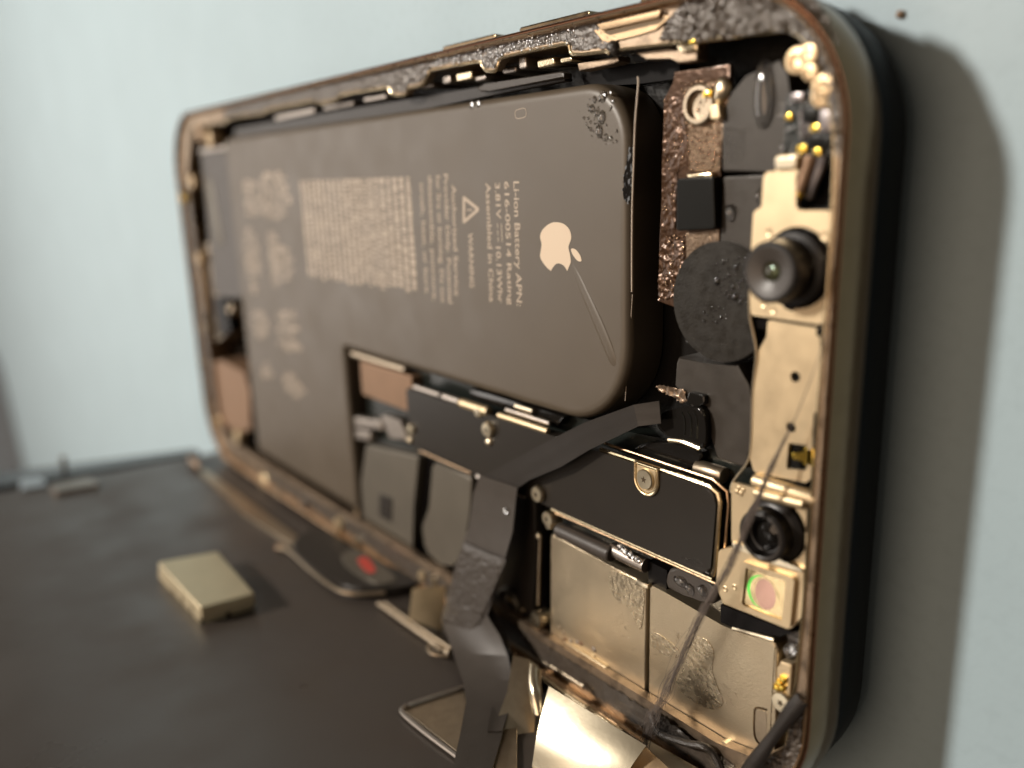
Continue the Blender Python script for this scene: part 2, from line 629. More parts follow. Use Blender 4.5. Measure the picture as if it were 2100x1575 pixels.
# the ledge the display was glued to
hole_top = [(10.31, 68.05), (17.64, 68.12), (28.22, 68.01), (30, 68.53), (44.68, 68.31), (46.3, 68.62), (62.13, 68.65), (63.89, 68.19), (69.46, 68.22), (70.93, 68.64), (82.34, 68.47), (83.44, 68.03), (84.06, 67.54), (86.82, 67.29), (87.66, 67.91), (90.3, 67.98), (91.37, 68.44), (92.14, 69.13), (92.96, 69.32), (101.21, 69.2), (102.03, 68.82), (102.75, 68.18), (104.3, 68.01), (104.9, 68.68), (105.72, 69.13), (114.47, 69.15), (115.39, 68.78), (115.96, 68.1), (119.87, 67.85), (120.46, 67.62), (121.16, 67.81), (127.94, 67.46), (130.09, 67.35), (137.38, 67.08), (138.69, 66.67), (139.56, 65.96), (140.43, 64.6), (141.04, 63.22), (141.72, 61.27), (142.13, 59.02), (142.29, 55.11), (142.28, 50.4), (142.23, 45.49), (142.16, 39.99), (142.09, 34.23), (142.02, 28.19), (141.87, 22.25), (141.66, 17.78), (141.48, 15.45), (141.09, 11.09)]
hole = [(9.5, 7.2), (4.6, 11.0), (4.4, 60)] + hole_top + [(138.5, 8.2), (134.0, 7.3)]
ledge = prism('glue_ledge', inset(OUT, 0.6), 5.6, 6.6, 'blast_metal', phone, holes=[hole])
edge3 = [(p[0], p[1], 6.6) for p in hole_top]
tube('ledge_lip', edge3, 0.17, 'edge_metal', ledge, n=8, sub=3)
sweep('inner_wall', [(1.6, 5.6), (1.5, 1.0)], 'blast_gold', phone)

# black glue crust along the ledge
lowline = [(p[0], p[1] + 0.32) for p in hole_top if 28 < p[0] < 120.5]
top_strip = lowline + [(121.2, 68.4), (121.0, 70.25)] + [(x, 70.25) for x in range(119, 27, -3)]
rough('glue_residue', top_strip, 6.72, 0.24, 0.17, 'adhesive_grey', ledge, 3.2)
corner = [(126.19, 67.94), (127.19, 69.31), (128.55, 70.3), (132.7, 70.48), (137.25, 70.68), (139.21, 69.64), (140.78, 67.98), (141.87, 66.07), (142.66, 63.85), (143.01, 61.98), (143.09, 58.98), (142.42, 58.3), (142.1, 60.23), (141.61, 62.22), (140.97, 64.16), (140.3, 65.29), (139.03, 66.52), (137.45, 67.06), (133.28, 67.19), (130.07, 67.35)]
rough('glue_residue', corner, 6.85, 0.42, 0.15, 'adhesive_grey', ledge, 3.0)
lowcorner = [(141.56, 15.27), (142.51, 16.49), (142.53, 13.35), (142.31, 9.53), (140.85, 5.73), (138.43, 5.15), (138.77, 8.33), (140.6, 10.14), (141.12, 10.92)]
rough('glue_residue', lowcorner, 6.8, 0.34, 0.15, 'adhesive_grey', ledge, 3.0)
botstrip = [(30, 3.9), (136, 3.9), (136, 6.2), (30, 6.2)]
rough('glue_residue', botstrip, 6.68, 0.14, 0.34, 'adhesive_grey', ledge, 1.6)
leftstrip = [(1.4, 14), (3.8, 14), (3.8, 58), (1.4, 58)]
rough('glue_residue', leftstrip, 6.66, 0.14, 0.34, 'adhesive_grey', ledge, 1.2)

# milled pocket in the ledge with its slot
prism('pocket_plate', [(118.71, 69.73), (126.72, 69.74), (127.43, 69.49), (125.86, 68.71), (123.45, 68.57), (120.44, 68.48), (119.79, 68.72)], 6.6, 6.82, 'blast_gold', ledge, 0.06)
prism('pocket_slot', [(119.89, 69.4), (126.1, 69.4), (127.01, 69.54), (126.31, 69.15), (120.72, 69.05)], 6.82, 6.86, 'screw_slot', ledge)
prism('pocket_step', [(119.46, 70.07), (126.83, 70.06), (126.44, 69.51), (120.05, 69.48)], 6.82, 7.2, 'blast_gold', ledge, 0.1)

# clips, switches and flexes in the long slot beside the battery

for q, zt in (([(92.85, 68.75), (94.39, 68.74), (94.51, 67.87), (92.96, 67.87)], 5.4), ([(96.11, 68.69), (99.01, 68.67), (99.13, 67.79), (96.22, 67.78)], 5.8),
              ([(106.45, 69.11), (107.67, 69.09), (107.78, 67.91), (106.55, 67.91)], 5.4), ([(109.77, 68.42), (112.32, 68.42), (112.44, 67.63), (109.88, 67.61)], 5.8),
              ([(112.92, 68.23), (114.53, 68.2), (114.59, 67.74), (112.97, 67.75)], 5.6), ([(103.37, 68.42), (105.61, 68.4), (105.66, 67.8), (103.41, 67.81)], 5.0),
              ([(99.03, 68.06), (100.95, 68.05), (101, 67.52), (99.08, 67.51)], 5.4), ([(88.33, 68.37), (90.82, 68.39), (90.96, 67.8), (88.48, 67.77)], 5.4),
              ([(74.58, 68.06), (80.19, 68.03), (80.23, 67.46), (74.62, 67.46)], 5.4), ([(45.52, 67.99), (59.45, 68.05), (59.45, 67.26), (45.49, 67.12)], 5.2),
              ([(62.57, 68), (71.24, 67.98), (71.28, 67.37), (62.6, 67.35)], 5.2)):
    prism('switch_clip', rr(q, 0.25, 3), 1.2, zt, 'edge_metal' if zt > 5.5 else 'pale_metal', phone, 0.18, 3)
prism('side_flex', [(26.47, 67.27), (86.7, 67.04), (98.92, 67.07), (100.25, 67.24), (112.31, 67.01), (112.44, 66.3), (100.17, 66.07), (86.55, 65.62), (25.93, 65.5)], 3.6, 4.6, 'flex_black', phone, 0.1)
prism('side_bracket', [(100.75, 67.16), (112.69, 67.11), (113.1, 66.9), (113.09, 66.47), (101.56, 66.41), (99.84, 66.47), (98.99, 66.94)], 4.4, 5.3, 'flex_grey', phone, 0.15)
prism('side_bracket', [(115.18, 67.51), (120.34, 67.48), (120.46, 67.07), (119.75, 66.91), (115.37, 66.82)], 4.0, 5.5, 'blast_metal', phone, 0.12)
prism('side_bracket', [(122.64, 67.49), (126.67, 67.36), (127.09, 67.01), (129.28, 66.88), (129.3, 66.09), (127.31, 66.1), (126.58, 66.7), (124.04, 66.71)], 4.4, 5.8, 'blast_metal', phone, 0.12)
prism('side_bracket', [(127.48, 67.57), (129.74, 67.49), (129.76, 66.71), (128, 66.78)], 5.0, 6.35, 'edge_metal', phone, 0.2)
prism('side_clip', [(129.38, 67.5), (129.95, 67.49), (130.01, 67.24), (129.43, 67.24)], 6.3, 6.9, 'gold_contact', phone, 0.1)
bm = bmesh.new()
dome_into(bm, (121.06, 68.02, 6.5), 0.75, 0.65, 0.8, 12, 5, 0.3)
finish('glue_blob', bm, 'adhesive', phone, 60)
prism('gap_wall', [(112.89, 67.2), (124.94, 66.97), (125.41, 65.3), (120.49, 65.31), (113.55, 65.73)], 1.1, 3.0, 'gap_black', phone)

# ---------------- battery
BT = 6.0
L = [(24.5, 8.0), (64.6, 8.0), (64.4, 33.8), (122.2, 33.6), (122.2, 65.6), (24.5, 65.6)]
BP = rr(L, [1.2, 1.0, 1.0, 8.5, 5.6, 1.5], 10)
bm = bmesh.new()
rings = [[bm.verts.new((x, y, 1.3)) for x, y in BP]]
for k in range(7):
    a = math.pi / 2 * k / 6
    rings.append([bm.verts.new((x, y, BT - 0.9 * (1 - math.sin(a)))) for x, y in inset(BP, 0.9 * (1 - math.cos(a)))])
rings.append([bm.verts.new((x, y, BT)) for x, y in inset(BP, 1.1)])
for r0, r1 in zip(rings, rings[1:]):
    for i in range(len(BP)):
        j = (i + 1) % len(BP)
        bm.faces.new((r0[i], r0[j], r1[j], r1[i]))
for t3 in tessellate_polygon([[v.co.copy() for v in rings[-1]]]):
    bm.faces.new([rings[-1][i] for i in t3])
battery = finish('battery', bm, 'battery', phone, 60)
tube('wrapper_edge', [(122.45, 65.58, 5.2), (122.89, 64.86, 5.6), (122.86, 61.89, 5.9), (122.81, 58.66, 6), (122.66, 54.94, 6), (122.63, 51.13, 6), (122.47, 47.26, 5.8)], 0.085, 'battery_film', battery, n=6, sub=4)
tube('wrapper_edge', [(122.34, 46.97, 5.6), (121.86, 43.01, 5.4), (121.32, 39.18, 5.2), (120.88, 36.58, 5)], 0.035, 'battery_film', battery, n=6, sub=4)
tube('wrinkle', [(114.54, 49.57, 5.92), (116.44, 46.66, 5.93), (118.57, 43.5, 5.94), (120.21, 40.62, 5.9), (120.56, 38.88, 5.6)], lambda t: 0.12 + 0.55 * math.sin(math.pi * min(1, t * 0.80 + 0.06)), 'battery', battery, n=20, flat=0.30, sub=6)
tube('wrinkle', [(120.36, 39.05, 5.4), (119.77, 37.47, 5.2), (117.86, 35.52, 5.1), (115.04, 34.23, 5.1)], 0.30, 'battery', battery, n=10, flat=0.8, sub=6)
rough('torn_edge', [(122.3, 59.9), (121.78, 58.28), (121.37, 56.62), (121.56, 55.35), (122.16, 55.02), (122.67, 56.61), (122.82, 59.88)], 5.98, 0.07, 0.16, 'gloss_black', battery, 2.2)
prism('battery_tab', rr([(10.89, 63.63), (24.26, 63.53), (25.42, 53.36), (25.06, 37.64), (17.33, 36.73), (8.84, 37.1), (10.81, 54.11)], 0.3, 3), 4.8, 5.7, 'flex_grey', battery, 0.15)
tube('battery_side_roll', [(26, 8.3, 4.9), (45, 8.3, 4.9), (64, 8.3, 4.9)], 0.55, 'flex_grey', battery, sub=3)

ZP = BT + 0.02
for s, a, b, cap in (('Li-ion Battery APN:', (105.97, 57.17, 6.02), (105.94, 44.33, 6.02), 0.92), ('616-00514 Rating', (104.42, 57.19, 6.02), (104.43, 44.29, 6.02), 0.80),
                     ('3.81V', (102.82, 57.06, 6.02), (102.86, 53.33, 6.02), 0.84), ('10.13Whr', (102.61, 50.39, 6.02), (102.7, 44.33, 6.02), 0.84),
                     ('Assembled in China', (101.18, 57.08, 6.02), (101.1, 44.28, 6.02), 0.84),
                     ('WARNING', (97.54, 51.72, 6.02), (97.47, 45.6, 6.02), 0.86),
                     ('Authorized Service', (94.69, 56.95, 6.02), (94.34, 44.37, 6.02), 0.86), ('Provider Only. Potential', (93.22, 58.15, 6.02), (92.93, 43.37, 6.02), 0.82),
                     ('for fire or burning. Do not', (91.59, 58.08, 6.02), (91.36, 43.27, 6.02), 0.82), ('disassemble, puncture,', (89.93, 58.05, 6.02), (89.55, 43.33, 6.02), 0.80),
                     ('crush, heat, or burn', (88.03, 57.24, 6.02), (87.88, 44.2, 6.02), 0.82)):
    text_into('printed_text', s, a, b, cap, 'print', battery, ZP)


def bar(bm, a, b, w_, z):
    a, b = Vector(a[:2]), Vector(b[:2])
    d = (b - a).normalized() * w_ / 2
    n = Vector((-d.y, d.x))
    vs = [bm.verts.new((p.x, p.y, z)) for p in (a + n, b + n, b - n, a - n)]
    bm.faces.new(vs)


# direct-current sign: one long bar over three dashes
bm = bmesh.new()
c0, c1 = (103.69, 52.89, 6.02), (103.75, 50.95, 6.02)
bar(bm, c0, c1, 0.12, ZP)
q0, q1 = Vector((103.01, 52.87, 6.02)), Vector((103.07, 50.92, 6.02))
for k in range(3):
    bar(bm, q0.lerp(q1, k * 0.37), q0.lerp(q1, k * 0.37 + 0.26), 0.12, ZP)
finish('printed_symbol', bm, 'print', battery)
# warning triangle
tri = [Vector(p) for p in [(100.11, 54.31), (96.81, 55.82), (96.56, 52.55)]]
cen = sum(tri, Vector((0, 0))) / 3
bm = bmesh.new()
prism_into(bm, rr(tri, 0.25, 3), ZP - .01, ZP + .005, holes=[rr([cen + (p - cen) * 0.62 for p in tri], 0.1, 3)])
e0 = Vector([(97.44, 54.18)][0])
e1 = Vector([(98.47, 54.22)][0])
bar(bm, e0.lerp(e1, 0.25), e1, 0.14, ZP)
bar(bm, e0.lerp(e1, -0.08), e0.lerp(e1, 0.08), 0.14, ZP)
finish('printed_symbol', bm, 'print', battery)
# the fruit mark with its leaf
pts_logo = [(112.53, 53.21), (113.61, 53.06), (114.4, 52.55), (114.65, 51.85), (114.44, 51.32), (114.23, 50.87), (114.42, 50.25), (114.54, 49.54), (114.33, 49.08), (113.99, 48.56), (113.65, 48.95), (113.11, 49.19), (112.56, 49.2), (112.07, 48.94), (111.56, 48.4), (110.86, 48.77), (110.16, 49.38), (109.95, 49.83), (110.12, 50.49), (110.21, 51.05), (110.01, 51.68), (110.25, 52.24), (110.84, 52.72), (111.69, 53.1)]


def closed_smooth(p, sub=3):
    P = [Vector((q[0], q[1], 0)) for q in p]
    o = []
    N = len(P)
    for i in range(N):
        p0, p1, p2, p3 = P[i - 1], P[i], P[(i + 1) % N], P[(i + 2) % N]
        for k in range(sub):
            t = k / sub
            v = 0.5 * ((2 * p1) + (p2 - p0) * t + (2 * p0 - 5 * p1 + 4 * p2 - p3) * t * t + (3 * p1 - p0 - 3 * p2 + p3) * t ** 3)
            o.append((v.x, v.y))
    return o


lp3 = [(p[0], p[1], 0) for p in pts_logo]
outline = smooth_path(lp3[14:] + lp3[:10], 4)[:-1] + smooth_path(lp3[9:15], 4)[:-1]
prism('printed_logo', [(p.x, p.y) for p in outline], BT, ZP, 'logo_print', battery)
prism('logo_leaf', closed_smooth([(114.63, 50.75), (115.16, 50.73), (115.68, 50.4), (115.99, 49.98), (116.03, 49.63), (115.54, 49.64), (115.01, 50.01), (114.69, 50.4)]), BT, ZP, 'logo_print', battery)
# tiny printed paragraph too small to read
bm = bmesh.new()
A0, A1, B1, B0 = [Vector(p) for p in [(54.2, 57.95), (86.13, 57.95), (86.24, 43.57), (54.4, 43.36)]]
NL = 20
for i in range(NL):
    f = (i + 0.5) / NL
    a, b = A0.lerp(A1, f), B0.lerp(B1, f)
    t = 0.0
    end = 1.0 - 0.05 * random.random()
    while t < end:
        l = random.uniform(0.012, 0.05)
        e = min(end, t + l)
        wd = random.uniform(0.75, 1.25)
        bar(bm, a.lerp(b, t), a.lerp(b, e), wd, ZP)
        t = e + random.uniform(0.006, 0.018)
o = finish('printed_paragraph', bm, 'print', battery)
o['kind'] = 'stuff'
# approval signs at the far end (out of focus)
for q in ([(31.66, 58.18), (36.44, 58.12), (38.05, 56.29), (37.77, 53.69), (35.72, 52.38), (31.63, 52.63), (30.53, 55.09)], [(38.73, 58.86), (44.93, 59.65), (48.47, 58.69), (49.74, 56.25), (48.77, 53.66), (45.35, 51.94), (40.05, 52.14), (38.04, 54.72)],
          [(28.87, 49.4), (32.49, 50.18), (34.64, 48.44), (35.54, 45.35), (33.93, 42.58), (29.2, 41.72), (28.02, 44.06)], [(40.01, 49.61), (42.89, 49.86), (44.45, 48.2), (48.46, 47.46), (49.01, 44.96), (47.42, 42.91), (42.9, 41.77), (39.39, 40.67), (38.97, 43.92)],
          [(29, 41.02), (32.79, 41.65), (32.68, 39.6), (29.76, 38.82)], [(29.75, 35.49), (34, 36.29), (36.13, 34.47), (34.55, 31.69), (30.29, 30.78), (28.51, 32.69)],
          [(40.44, 36.64), (47.38, 37.7), (47.47, 36.43), (40.53, 35.32)], [(39.85, 34.23), (47.68, 35.66), (48.05, 33.94), (40.24, 32.43)], [(39.64, 31.68), (47.72, 32.44), (48.14, 30.87), (40.11, 30.21)],
          [(30.35, 25.94), (35.1, 27.04), (35.35, 24.61), (31.08, 23.52)], [(40.41, 26.33), (45.32, 26.8), (48.66, 24.56), (45.12, 22.38), (40.89, 23.13)]):
    cs = closed_smooth(q, 2)
    bm = bmesh.new()
    ys = [p[1] for p in cs]
    xs = [p[0] for p in cs]
    y = min(ys)
    while y < max(ys):
        x = min(xs)
        while x < max(xs):
            if inside((x, y), cs) and random.random() < 0.78:
                bar(bm, (x, y), (x + random.uniform(0.5, 1.3), y), random.uniform(0.16, 0.36), ZP)
            x += random.uniform(0.8, 1.7)
        y += 0.42
    finish('printed_symbol', bm, 'print', battery)
tube('printed_mark', [(p[0], p[1], ZP) for p in [(106.69, 64.06), (108, 64.15), (108.29, 63.71), (108.05, 63.32), (106.81, 63.26), (106.52, 63.7), (106.69, 64.06)]], 0.035, 'print', battery, n=5, flat=0.3, sub=3)

# ---------------- bronze flex and its chip
cf = prism('bronze_flex', [(125.77, 65.7), (131.39, 65.66), (131.53, 63.56), (131.03, 63.02), (130.86, 61.31), (130.74, 59.48), (130.81, 57.51), (131.08, 55.63), (131.03, 51.8), (130.12, 50.72), (129.28, 48.08), (129.19, 45.99), (127.76, 45.75), (124.31, 46.4), (124.45, 52.03), (124.61, 55.72), (124.57, 57.93), (124.68, 63.72), (125.79, 64.74)], 3.9, 4.4, 'copper_flex', phone, 0.12)
prism('flex_stiffener', [(127.07, 64.3), (130.34, 64.43), (131.57, 64.24), (131.49, 62.8), (131.12, 61.36), (130.93, 57.55), (127.87, 57.62), (127.56, 61.6), (127.1, 63.16)], 4.4, 4.62, 'copper_pale', cf, 0.08)
prism('flex_stiffener', [(127.49, 52.56), (130.95, 52.99), (130.99, 51.89), (129.94, 50.56), (129.09, 48.04), (128.93, 46.36), (127.42, 46.72), (127.79, 49.19)], 4.4, 4.55, 'copper_pale', cf, 0.06)
rough('wet_flex', [(124.7, 52.38), (127.13, 52.38), (127.47, 47.48), (124.46, 46.51), (124.52, 49.82)], 4.50, 0.20, 0.11, 'copper_flex', cf, 1.5, jit=0.0)
rough('wet_flex', [(124.83, 63.74), (126.84, 63.72), (127.33, 60.84), (127.4, 58.1), (126.35, 57.73), (126.25, 52.85), (124.7, 52.55), (124.71, 57.93)], 4.46, 0.10, 0.12, 'copper_flex', cf, 1.3, jit=0.0)
chip = prism('chip', rr([(127.23, 57.1), (130.97, 57.19), (131.31, 53.06), (127.23, 52.78)], 0.3, 3), 4.4, 5.5, 'chip', phone, 0.1)
prism('chip_edge', [(128.05, 57.39), (130.46, 57.46), (130.57, 57.19), (128.16, 57.15)], 4.4, 5.2, 'edge_metal', chip, 0.06)
# ring contact in the wet flex
rc = lathe('ring_contact', (128.97, 62.82, 4.6), [(1.55, 0), (1.6, 0.5), (1.45, 0.62), (1.15, 0.62), (1.1, 0.1), (0, 0.05)], 'plate_metal', phone)
box('contact_pad', (130.07, 63.52, 5.2), (0.6, 0.5, 0.35), 'gold_contact', rc, 0.1)
prism('contact_tab', rr([(130.41, 62.68), (131.26, 62.72), (131.49, 61.54), (130.54, 61.53)], 0.2, 3), 4.6, 5.5, 'bracket', rc, 0.12)
bm = bmesh.new()
dome_into(bm, (131.05, 63.74, 4.7), 0.75, 1.1, 0.6, 12, 5, 0.3)
finish('solder_blob', bm, 'bracket_bright', rc, 60)

# ---------------- rear camera housing
camh = prism('rear_camera', rr([(131.22, 61.35), (131.84, 63.27), (133.29, 64.55), (136.23, 65.45), (136.87, 64.37), (137.53, 61.41), (136.8, 58.34), (136.25, 57.44), (131.27, 57.47)], 0.4, 3), 1.2, 4.8, 'camera_dark', phone, 0.2)
prism('housing_plate', rr([(131.22, 57.17), (135.35, 57.24), (135.27, 55.34), (134.45, 53.85), (134.28, 49.65), (134.54, 44.15), (132.61, 44.3), (129.51, 46.01), (131.23, 51.82)], 0.3, 3), 1.2, 4.6, 'camera_dark', camh, 0.15)
disc = prism('lens_disc', circ((131.6, 47.08, 4.9), 5.0, 44), 1.2, 4.95, 'camera_disc', camh, 0.35, 3)
prism('housing_plate', [(126.6, 41.05), (126.87, 41.67), (129.49, 41.55), (131.57, 41.54), (133.15, 41.96), (134.38, 40.43), (134.9, 38.45), (134.79, 35.89), (134.42, 33.22), (131.36, 33.31), (129.96, 37), (127.41, 37.83), (126.48, 39.01)], 1.2, 4.4, 'camera_dark', camh, 0.15)
prism('lens_flap', closed_smooth([(125.04, 35.57), (126.19, 36.65), (128.1, 37.4), (130.05, 37.79), (130.62, 36.6), (130.68, 34.89), (130.22, 34.02), (128.19, 34.16), (126.7, 34.37), (125.41, 34.63)], 3), 4.2, 5.2, 'gloss_black', camh, 0.25, 3)
tube('flap_ridge', [(126.59, 34.06, 5.2), (128.27, 34.3, 5.3), (130.17, 34.1, 5.2)], 0.22, 'bracket_bright', camh, n=8)
prism('lens_flap', closed_smooth([(121.68, 31.89), (125.37, 33.5), (129.8, 33.51), (128.86, 31.89), (127.52, 31.26), (124.2, 31.05)], 3), 3.0, 4.6, 'gloss_black', camh, 0.25, 3)
for k, px in enumerate(([(128.04, 36.95), (128.39, 36.3), (128.42, 34.96)], [(128.7, 37.17), (129.1, 36.45), (129.09, 34.93)], [(129.35, 37.39), (129.75, 36.59), (129.74, 34.9)])):
    tube('flap_ridge', [(p[0], p[1], 5.2) for p in px], 0.10, 'chip', camh, n=6)
lathe('hinge_lug', (129.17, 31.9, 4.3), [(0, 0), (0.7, 0), (0.75, 0.1), (0.75, 2.9), (0.7, 3.0), (0, 3.0)], 'plate_metal', camh, axis='x')
rough('wet_crust', [(124.53, 38.72), (125.47, 38.89), (127.75, 38.85), (128.22, 37.95), (127.67, 37.58), (126.24, 38.02), (124.78, 38.3)], 4.7, 0.2, 0.16, 'copper_pale', camh, 3)
prism('flex_clip', rr([(128.56, 38.87), (130.28, 38.85), (130.3, 38.07), (129.46, 37.72), (128.26, 37.84)], 0.2, 2), 3.5, 5.0, 'gloss_black', camh, 0.1)

# ---------------- front sensor bracket
brk = prism('sensor_bracket', rr([(137.37, 58.55), (139.38, 58.61), (139.29, 57.4), (139.15, 57.07), (139.28, 54.95), (139.62, 54.68), (141.92, 54.71), (142.31, 54.45), (142.28, 51.07), (142.06, 47.02), (141.78, 46.63), (135.81, 46.68), (135.53, 49.92), (135.67, 54.48), (135.96, 54.7), (136.38, 54.92), (136.44, 57.12), (136.76, 57.46), (137.51, 57.44)], 0.25, 3), 6.1, 6.5, 'bracket', phone, 0.0,
            holes=[circ((139.62, 50.56, 6.5), 3.0, 40)])
prism('bracket_notch', [(138.83, 53.31), (139.88, 53.27), (140.25, 52.35), (139.59, 52.81), (138.93, 53.07)], 6.4, 6.52, 'gap_black', brk)
prism('bracket_notch', [(138.47, 48.09), (139.79, 48.14), (139.74, 47.56), (139.34, 47.37), (138.75, 47.53)], 6.4, 6.52, 'gap_black', brk)
for p in ((137.12, 53.01, 6.5), (141.67, 52.95, 6.5), (136.92, 47.63, 6.5), (137.77, 47.27, 6.5)):
    lathe('weld_dimple', p, [(0.34, 0), (0.26, 0.05), (0.1, -0.0), (0, -0.02)], 'bracket', brk, 12)
win = rr([(139.38, 37), (141.02, 37.16), (141.07, 35.13), (139.29, 34.82)], 0.15, 2)
mid = prism('bracket_plate', rr([(136.99, 46.37), (141.41, 46.23), (141.73, 43.87), (142.01, 43.18), (142.03, 40.59), (141.36, 39.7), (141.44, 34.6), (141.04, 34.17), (136.34, 33.78), (135.91, 34.84), (135.88, 38.55), (136.14, 43.56), (136.97, 45.07)], 0.3, 3), 5.6, 6.0, 'bracket', phone, 0.0,
            holes=[circ((139.66, 42.3, 6), 0.42, 18), circ((139.52, 38.26, 6), 0.42, 18), win])
prism('bracket_slot', [(141.53, 39.74), (141.73, 39.78), (141.64, 37.39), (141.4, 37.33)], 5.9, 6.03, 'gap_black', mid)
prism('spring_contact', rr([(139.72, 36.29), (140.82, 36.48), (140.79, 36.95), (141.53, 37.05), (141.7, 35.61), (140.88, 35.47), (140.77, 35.92), (139.75, 35.74)], 0.15, 2), 5.4, 6.0, 'gold_contact', mid, 0.1)
ribbon('bracket_flange', [(135.63, 49.91, 6.4), (135.53, 48.4, 6.4), (135.59, 46.48, 6.3), (135.95, 44.97, 6.2), (136.18, 43.42, 6.1), (135.92, 40.59, 6), (135.97, 36.52, 6), (135.73, 34.59, 6), (134.74, 33.05, 6), (134.19, 32.04, 6), (134.17, 31.38, 6)],
       [(134.62, 49.71, 5), (134.51, 48.16, 5), (134.5, 46.17, 4.8), (134.95, 44.64, 4.8), (135.25, 43.08, 4.8), (135.06, 40.21, 4.8), (135.12, 36.06, 4.8), (134.87, 34.08, 4.8), (133.86, 32.51, 4.8), (133.29, 31.47, 4.8), (133.27, 30.8, 4.8)], 0.16, 'edge_metal', mid, sub=4, across=2)
tube('flange_lip', [(135.63, 49.91, 6.4), (135.53, 48.4, 6.4), (135.59, 46.48, 6.3), (135.95, 44.97, 6.2), (136.18, 43.42, 6.1), (135.92, 40.59, 6), (135.97, 36.52, 6), (135.73, 34.59, 6), (134.74, 33.05, 6), (134.19, 32.04, 6), (134.17, 31.38, 6)], 0.10, 'bracket_bright', mid, n=6, sub=4)
prism('black_step', [(135.48, 46.34), (136.83, 46.34), (136.87, 45.58), (135.7, 45.59)], 4.5, 5.9, 'gap_black', mid)
prism('black_step', [(141.19, 46.26), (141.59, 46.24), (141.55, 45.65), (141.23, 45.69)], 4.5, 6.02, 'gap_black', mid)
roll = lathe('bracket_roll', (136.51, 33.21, 6.2), [(0, 0), (0.5, 0.05), (0.6, 0.2), (0.6, 5.6), (0.5, 5.8), (0, 5.85)], 'bracket', mid, axis='x')
tube('bracket_roll', [(137.05, 32.35, 6.5), (139.29, 32.53, 6.6), (141.44, 32.69, 6.6)], 0.45, 'bracket', mid, n=12)
low = prism('bracket_plate', rr([(134.33, 32.43), (136.5, 32.53), (141.39, 32.73), (141.44, 29.91), (141.54, 26.97), (139.34, 26.74), (136.53, 26.94), (134.55, 27.05)], 0.3, 3), 5.8, 6.2, 'bracket', phone, 0.0,
            holes=[circ((138.82, 29.66, 6.2), 2.75, 40)])
bm = bmesh.new()
for p in ((135.13, 32.14, 6.2), (135.52, 32.04, 6.2), (134.9, 31.73, 6.2), (135.34, 31.69, 6.2)):
    dome_into(bm, p, 0.22, 0.26, 0.12, 10, 4)
finish('dimple', bm, 'bracket', low, 60)
prism('bracket_rim', [(134.85, 27.27), (136.79, 27.51), (139.59, 27.22), (141.68, 27.41), (141.71, 27), (139.44, 26.66), (136.63, 26.84), (134.87, 26.66)], 6.0, 6.6, 'bracket_bright', low, 0.15, 3)
# lens barrels
b1 = lathe('lens_barrel', (139.04, 50.44, 5.6), [(2.95, 0), (2.95, 0.6), (2.75, 0.9), (2.3, 1.1), (2.25, 3.3), (2.1, 3.5), (1.9, 3.52)], 'lens_barrel', phone, 40)
lathe('lens_face', (139.04, 50.44, 5.6), [(2.1, 3.5), (1.9, 3.5), (0.75, 3.1), (0.7, 2.95)], 'lens_face', b1, 40)
lathe('lens', (139.04, 50.44, 5.6), [(0.72, 2.95), (0.5, 3.1), (0.25, 3.18), (0, 3.2)], 'lens_glass', b1, 24)
b2 = lathe('lens_barrel', (138.47, 29.35, 5.4), [(2.72, 0), (2.72, 0.7), (2.4, 1.0), (2.2, 1.1), (2.15, 2.2), (1.95, 2.35), (1.75, 2.3), (1.5, 1.7), (1.35, 1.65), (1.2, 1.2)], 'lens_barrel', phone, 40)
lathe('lens_ring', (138.47, 29.35, 5.4), [(1.9, 2.36), (1.8, 2.42), (1.7, 2.36)], 'lens_face', b2, 40)
lathe('lens', (138.47, 29.35, 5.4), [(1.25, 1.2), (0.8, 1.42), (0.4, 1.52), (0, 1.55)], 'gloss_black', b2, 24)
# small window module under the second lens
hold = prism('sensor_holder', rr([(133.26, 25.88), (135.54, 27.12), (136.53, 26.94), (141.53, 27.05), (141.6, 23.19), (140.55, 21.43), (137.76, 21.28), (133.87, 20.93), (133.07, 22.48)], 0.35, 3), 5.2, 6.2, 'bracket', phone, 0.12)
outer = rr([(135.94, 25.98), (140.97, 26.3), (140.79, 21.78), (135.79, 21.59)], 0.3, 3)
inner = rr([(136.4, 25.53), (140.21, 25.76), (140.05, 22.24), (136.17, 22.02)], 0.15, 2)
fr = prism('filter_frame', outer, 6.1, 6.65, 'bracket', hold, holes=[inner])
prism('filter_glass', inner, 6.1, 6.45, 'filter_glass', hold, 0.0)
c0 = Vector((137.97, 23.78, 6.46))
prism('filter_spot', circ(c0, 1.5, 30, 1.5), 6.4, 6.465, 'filter_green', hold)
prism('filter_spot', circ(c0 + Vector((0.2, 0, 0)), 1.38, 30, 1.5), 6.4, 6.475, 'filter_glass', hold)
prism('filter_spot', circ(c0 + Vector((0.32, 0, 0)), 1.0, 30, 1.35), 6.4, 6.485, 'filter_pink', hold)
for p in ((134.07, 22.5, 6.2), (135.02, 23.06, 6.2)):
    lathe('weld_dimple', p, [(0.3, 0), (0.22, 0.05), (0.1, 0.0), (0, -0.02)], 'bracket', hold, 12)
tube('wire_clip', [(140.97, 26.28, 5.8), (141.3, 25.21, 6), (141.21, 23.03, 6), (140.86, 22.2, 5.8), (140.38, 22.09, 5.6)], 0.12, 'edge_metal', hold, n=6)

